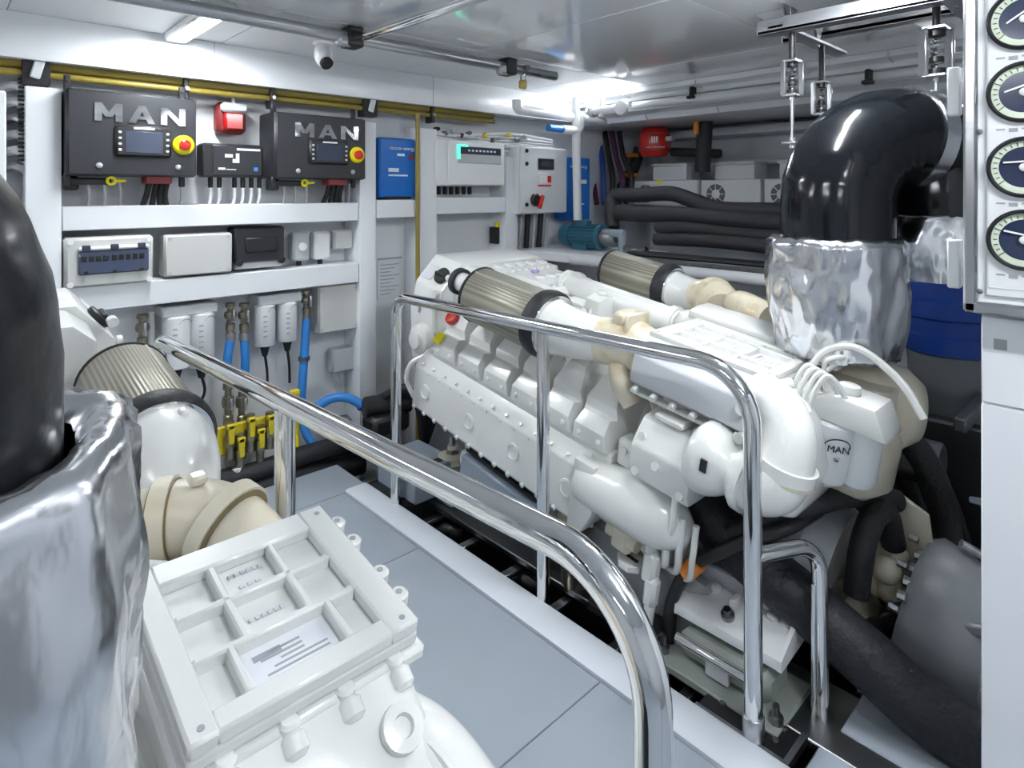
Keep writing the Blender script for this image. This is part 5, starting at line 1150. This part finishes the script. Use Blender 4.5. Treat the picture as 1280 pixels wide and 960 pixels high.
# ------------------------------------------------------------------ engine bed, mounts and bilge gear
bed = thing('engine_bed', 'dark steel engine bed girder under the visible engine', 'girder', (1.8, 1.3, BILGE))
B(MB().span(1.74, 1.82, .2, 2.75, BILGE, -.02, .004).span(1.66, 1.90, .2, 2.75, -.03, -.005, .004), 'girder', 'steel_dark', bed)
for k in range(8):
    y = .95 + .26 * k; B(MB().span(1.53, 1.75, y, y + .035, -.06, -.045, .003), 'cross_bar', 'steel', bed)
bed2 = thing('engine_bed', 'dark steel engine bed girder along the hull side', 'girder', (2.5, 1.3, BILGE))
B(MB().span(2.42, 2.50, .2, 2.75, BILGE, -.02, .004), 'girder', 'steel_dark', bed2)
bed3 = thing('engine_bed', 'dark steel engine bed under the near engine', 'girder', (0, 1.3, BILGE))
B(MB().span(-.38, -.28, .2, 2.75, BILGE, -.25, .004).span(.28, .38, .2, 2.75, BILGE, -.25, .004).span(-.38, .38, 1.0, 1.1, BILGE, -.25, .004), 'girder', 'steel_dark', bed3)
mt = thing('engine_mount', 'grey-green rubber engine mount with white washer under the engine', 'engine mount', (1.80, 2.33, 0))
B(MB().span(1.69, 1.93, 2.20, 2.50, .0, .025, .004), 'foot_plate', 'mount_green', mt)
B(MB().prism([(2.27, .025), (2.43, .025), (2.41, .12), (2.29, .12)], 'x', 1.73, 1.90), 'rubber_body', 'mount_green', mt, 38, .008)
B(MB().span(1.727, 1.731, 2.32, 2.36, .055, .10), 'rating_sticker', 'white_mark', mt)
B(MB().lathe((1.81, 2.35, .12), (0, 0, 1), [(.03, 0), (.07, .01), (.072, .04), (.05, .05), (.025, .052), (.025, .09)], 20), 'washer', 'engine_cream_pale', mt)
B(MB().lathe((1.81, 2.35, .15), (0, 0, 1), [(.035, 0), (.035, .04), (.018, .042), (.018, .10)], 6), 'nut', 'steel', mt)
gb = thing('terminal_rail', 'blue-grey metal housing with yellow marks under the engine side', 'housing', (1.72, 1.87, .1))
# follows the shaft line of the engine
T9 = Matrix.Rotation(TILT, 3, 'X')
B(MB().box((1.685, 1.86, .195), (.10, .44, .15), .006, T9), 'housing', 'blue_grey', gb)
ym_ = MB()
for k in range(5): ym_.box(Vector((1.632, 1.93, .205)) + T9 @ Vector((0, -.05 * k + .03, .0)), (.004, .012, .04), .001, T9)
B(ym_, 'yellow_marks', 'yellow', gb)
B(MB().box(Vector((1.72, 1.86, .195)) + T9 @ Vector((0, 0, .082)), (.11, .46, .014), .003, T9), 'lid', 'black', gb)
# white angle bracket (aft engine foot)
ab = thing('mounting_bracket', 'white bolted engine foot bracket behind the handrail end post', 'bracket', (1.8, .87, 0))
cx_ = 1.70
B(MB().prism([(1.685, .105), (1.685, .135), (1.74, .165), (1.86, .165), (1.86, .145), (1.75, .145)], 'y', .735, 1.055), 'tray', 'plastic_white', ab, 38, .004)
B(MB().span(1.825, 1.845, .735, 1.055, .145, .215, .006), 'upright', 'engine_shade', ab)
B(MB().prism([(1.685, .105), (1.685, .135), (1.84, .215), (1.84, .12)], 'y', .725, .738), 'end_gusset', 'plastic_white', ab)
B(MB().prism([(1.685, .105), (1.685, .135), (1.84, .215), (1.84, .12)], 'y', 1.052, 1.065), 'end_gusset', 'plastic_white', ab)
for y in (.76, .80, .98, 1.02): B(MB().lathe((1.80, y, .163), (-.15, 0, 1), [(.016, 0), (.018, .012), (.012, .016)], 12), 'bolt', 'light_grey', ab)
B(MB().lathe((1.725, .90, .153), (-.3, 0, 1), [(.020, 0), (.020, .014), (.012, .016), (.012, .03)], 12), 'stud_nut', 'steel_dark', ab)
B(MB().box((1.77, .90, .18), (.05, .02, .03), .004), 'stop_lug', 'plastic_white', ab)
am = thing('engine_mount', 'grey rubber engine mount below the white foot bracket', 'engine mount', (1.75, .87, -.05))
B(MB().span(1.60, 1.84, .70, 1.10, -.02, .004, .004), 'foot_plate', 'mount_green', am)
B(MB().span(1.66, 1.80, .75, 1.03, .0, .085, .02), 'rubber_body', 'mount_green', am)
B(MB().cyl((1.655, .78, .06), (1.655, 1.03, .06), .016, n=14), 'steel_bar', 'chrome', am)
B(MB().span(1.645, 1.656, .86, .93, .01, .05), 'mount_label', 'light_grey', am)
for y in (.72, 1.07): B(MB().lathe((1.64, y, .0), (0, 0, 1), [(.02, 0), (.02, .02), (.01, .022), (.01, .05)], 8), 'mount_bolt', 'steel_dark', am)
# hoses and cables by the gearbox
def hose(name, pts, r, label, m='hose_black', n=20, group='black hoses by the gearbox', cat='hose'): return tag(MB().tube(spline(pts, 8), r, n).build(name, m, None, 70), label, cat, group)
mat('hose_wrap', (.009, .010, .014), .5, bump=(55, .5, 3))
hose('exhaust_hose', [(2.0, 1.10, .44), onX(880, 630, 1.86), onX(925, 685, 1.84), onX(1000, 748, 1.84), onX(1090, 828, 1.85), onX(1180, 905, 1.88), (1.98, .10, -.06), (2.03, -.15, -.2)], .078, 'thick black wrapped hose slanting down behind the grab rail', 'hose_wrap', 28)
hose('cooling_hose', [(1.80, .93, .36), (1.84, .80, .45), (1.95, .70, .50), (2.12, .66, .47), (2.25, .60, .43)], .034, 'black hose running under the turbo towards the pump')
hose('cooling_hose', [(2.00, .64, .22), (2.03, .63, .36), (2.10, .62, .43), (2.18, .61, .41), (2.22, .60, .30)], .036, 'arched black hose feeding the white pump')
hose('cooling_hose', [(2.45, .66, .62), (2.46, .56, .48), (2.50, .52, .30), (2.46, .50, .16)], .045, 'vertical dark hose right of the white pump')
cbk = thing('battery_cable', 'black battery cables with orange tape beside the engine foot', 'cable', (1.75, 1.0, .2))
cpts = [(1.70, 1.08, -.08), onX(836, 775, 1.69), onX(846, 735, 1.70), onX(866, 707, 1.70), onX(900, 690, 1.72), onX(938, 674, 1.75), onX(985, 660, 1.80), (1.98, .74, .44)]
B(MB().tube(spline(cpts, 8), .019, 14), 'cable', 'black', cbk, 60)
B(MB().tube(spline([Vector(p_) + Vector((.03, .012, -.018)) for p_ in cpts], 8), .017, 14), 'cable', 'black', cbk, 60)
B(MB().tube([onX(858, 716, 1.697), onX(873, 702, 1.70)], .0265, 16), 'orange_tape', 'orange', cbk, 60)
pw = thing('water_pump', 'white cast water pump at the aft end of the engine', 'pump', (2.2, .62, .1))
B(MB().lathe((2.24, .66, .22), (-.3, -1, .15), [(.11, -.12), (.12, -.02), (.115, .02), (.09, .04)], 28), 'pump_body', 'engine_cream_pale', pw, 50)
for dx, dz in ((-.05, .03), (.03, .04), (-.01, -.05), (.06, -.03)): B(MB().ball((2.20 + dx, .60, .22 + dz), .042, 16), 'casting_lobe', 'engine_cream_pale', pw, 80)
B(MB().prism([(.50, .22), (.62, .22), (.66, .38), (.60, .44), (.52, .40)], 'x', 2.28, 2.30), 'back_plate', 'engine_cream_pale', pw, 38, .006)
B(MB().lathe((2.10, .74, .10), (-.5, -1, 0), [(.10, 0), (.10, .10), (.05, .14)], 20).box((2.18, .72, .06), (.30, .20, .18), .03), 'pump_bracket', 'bronze', pw)
B(MB().cyl((2.05, .64, .05), (2.05, .60, .12), .022, n=12).tube(spline([(2.05, .60, .12), (2.04, .58, .17), (2.08, .55, .16), (2.10, .54, .06)], 5), .007, 8), 'sensor', 'black', pw)
gbx = thing('gearbox', 'grey marine gearbox casing behind the floor cabinet edge', 'gearbox', (2.3, .4, -.2))
B(MB().lathe((2.26, .56, .08), (0, -1, -.16), [(.24, 0), (.26, .03), (.25, .10), (.19, .25), (.15, .40), (.14, .6)], 32), 'bell_housing', 'gear_grey', gbx, 45)
for k in range(5): B(MB().box((2.10 + .04 * k, .40 - .02 * k, .20 + .012 * k), (.02, .22, .03), .006, Matrix.Rotation(-.3, 3, 'X')), 'casting_rib', 'gear_grey', gbx)
for k in range(4): B(MB().lathe((2.06 + .06 * k, .545, .24 + .015 * k), (0, -1, 0), [(.016, 0), (.016, .02), (.010, .022)], 8), 'flange_bolt', 'steel', gbx)
B(MB().box((2.06, .30, .10), (.10, .10, .10), .03).lathe((2.00, .30, .10), (-1, 0, 0), [(.045, 0), (.045, .02), (.03, .025)], 20), 'side_cover', 'gear_grey', gbx)
for k in range(12):
    an = 2 * PI * k / 12; B(MB().lathe((2.26 + .243 * math.cos(an), .555, .08 + .243 * math.sin(an)), (0, -1, -.16), [(.012, -.012), (.012, .012), (.007, .014)], 6), 'rim_bolt', 'steel', gbx)
B(MB().lathe((2.20, .34, .20), (-.55, -.5, .8), [(.075, -.03), (.075, .012), (.06, .02), (.02, .022)], 26), 'inspection_cover', 'gear_grey', gbx)
B(MB().prism([(.10, .10), (.50, .16), (.50, .20), (.30, .27), (.10, .18)], 'x', 2.235, 2.255), 'casting_web', 'gear_grey', gbx, 38, .004)
tag(MB().box((2.62, .30, .36), (.34, .30, .02), .004, Matrix.Rotation(.35, 3, 'Y')).build('cover_plate', 'blue_grey'), 'tilted blue-grey cover plate behind the gearbox', 'plate')
tag(MB().cyl((2.30, .44, .34), (2.38, .28, .26), .014, n=12).build('shift_rod', 'chrome', None, 60), 'short chrome rod above the gearbox', 'rod')
tag(MB().cyl((1.95, .62, -.02), (2.02, .20, -.10), .012, n=12).build('drain_rod', 'steel', None, 60), 'thin steel rod under the slanting wrapped hose', 'rod')
# shadowy machinery beyond the engine's aft end
dm = thing('stern_machinery', 'dark steel framework and pipes in the shadow behind the engine', 'machinery', (2.9, .7, BILGE))
B(MB().span(2.95, 3.02, .3, 1.1, BILGE, .50, .01).span(2.70, 3.3, .9, .96, .40, .46, .006).span(2.7, 3.3, .5, .54, .55, .60, .006), 'frame', 'steel_dark', dm)
for k in range(4): B(MB().tube(spline([(2.55 + .12 * k, .95, .75), (2.58 + .12 * k, .75, .55 - .05 * k), (2.60 + .12 * k, .6, .2), (2.6 + .12 * k, .5, -.2)], 6), .03, 12), 'pipe', 'black', dm)
B(MB().cyl((2.60, .80, .45), (2.60, .55, .45), .08, n=20, b=.01), 'alternator', 'steel_dark', dm)
# bilge ribs and hoses seen between the kerb and the engine
for k, (y, lb) in enumerate(((2.35, 'forward'), (1.85, 'middle'), (1.35, 'aft'))):
    tag(MB().tube(spline([(1.60, y, -.75), (1.62, y - .05, -.35), (1.66, y - .10, -.12), (1.72, y - .2, -.10)], 6), .03, 12).build('bilge_hose', 'hose_black', None, 70), lb + ' black hose rising from the dark bilge beside the kerb', 'hose', 'bilge hoses')
tag(MB().box((1.76, 1.22, .02), (.30, .26, .03), .004).build('black_plate', 'black'), 'flat black plate below the slotted lifting plate', 'plate')

# details too small to pick apart one by one
for o in bpy.data.objects:
    n = o.name.split('.')[0]
    if o.type == 'MESH' and n in ('cover_bolts', 'cover_fittings', 'pump_bolts', 'tank_bosses', 'cast_marks', 'label_print', 'keypad', 'tick_marks', 'front_print', 'canister_print', 'print', 'display_print',
                                  'gauge_lettering', 'corner_screws', 'bolts', 'cable_comb', 'tank_print', 'yellow_marks', 'cable_entries', 'filter_print', 'notice', 'red_notice', 'rubber_pads', 'floor_hoses'): o['kind'] = 'stuff'
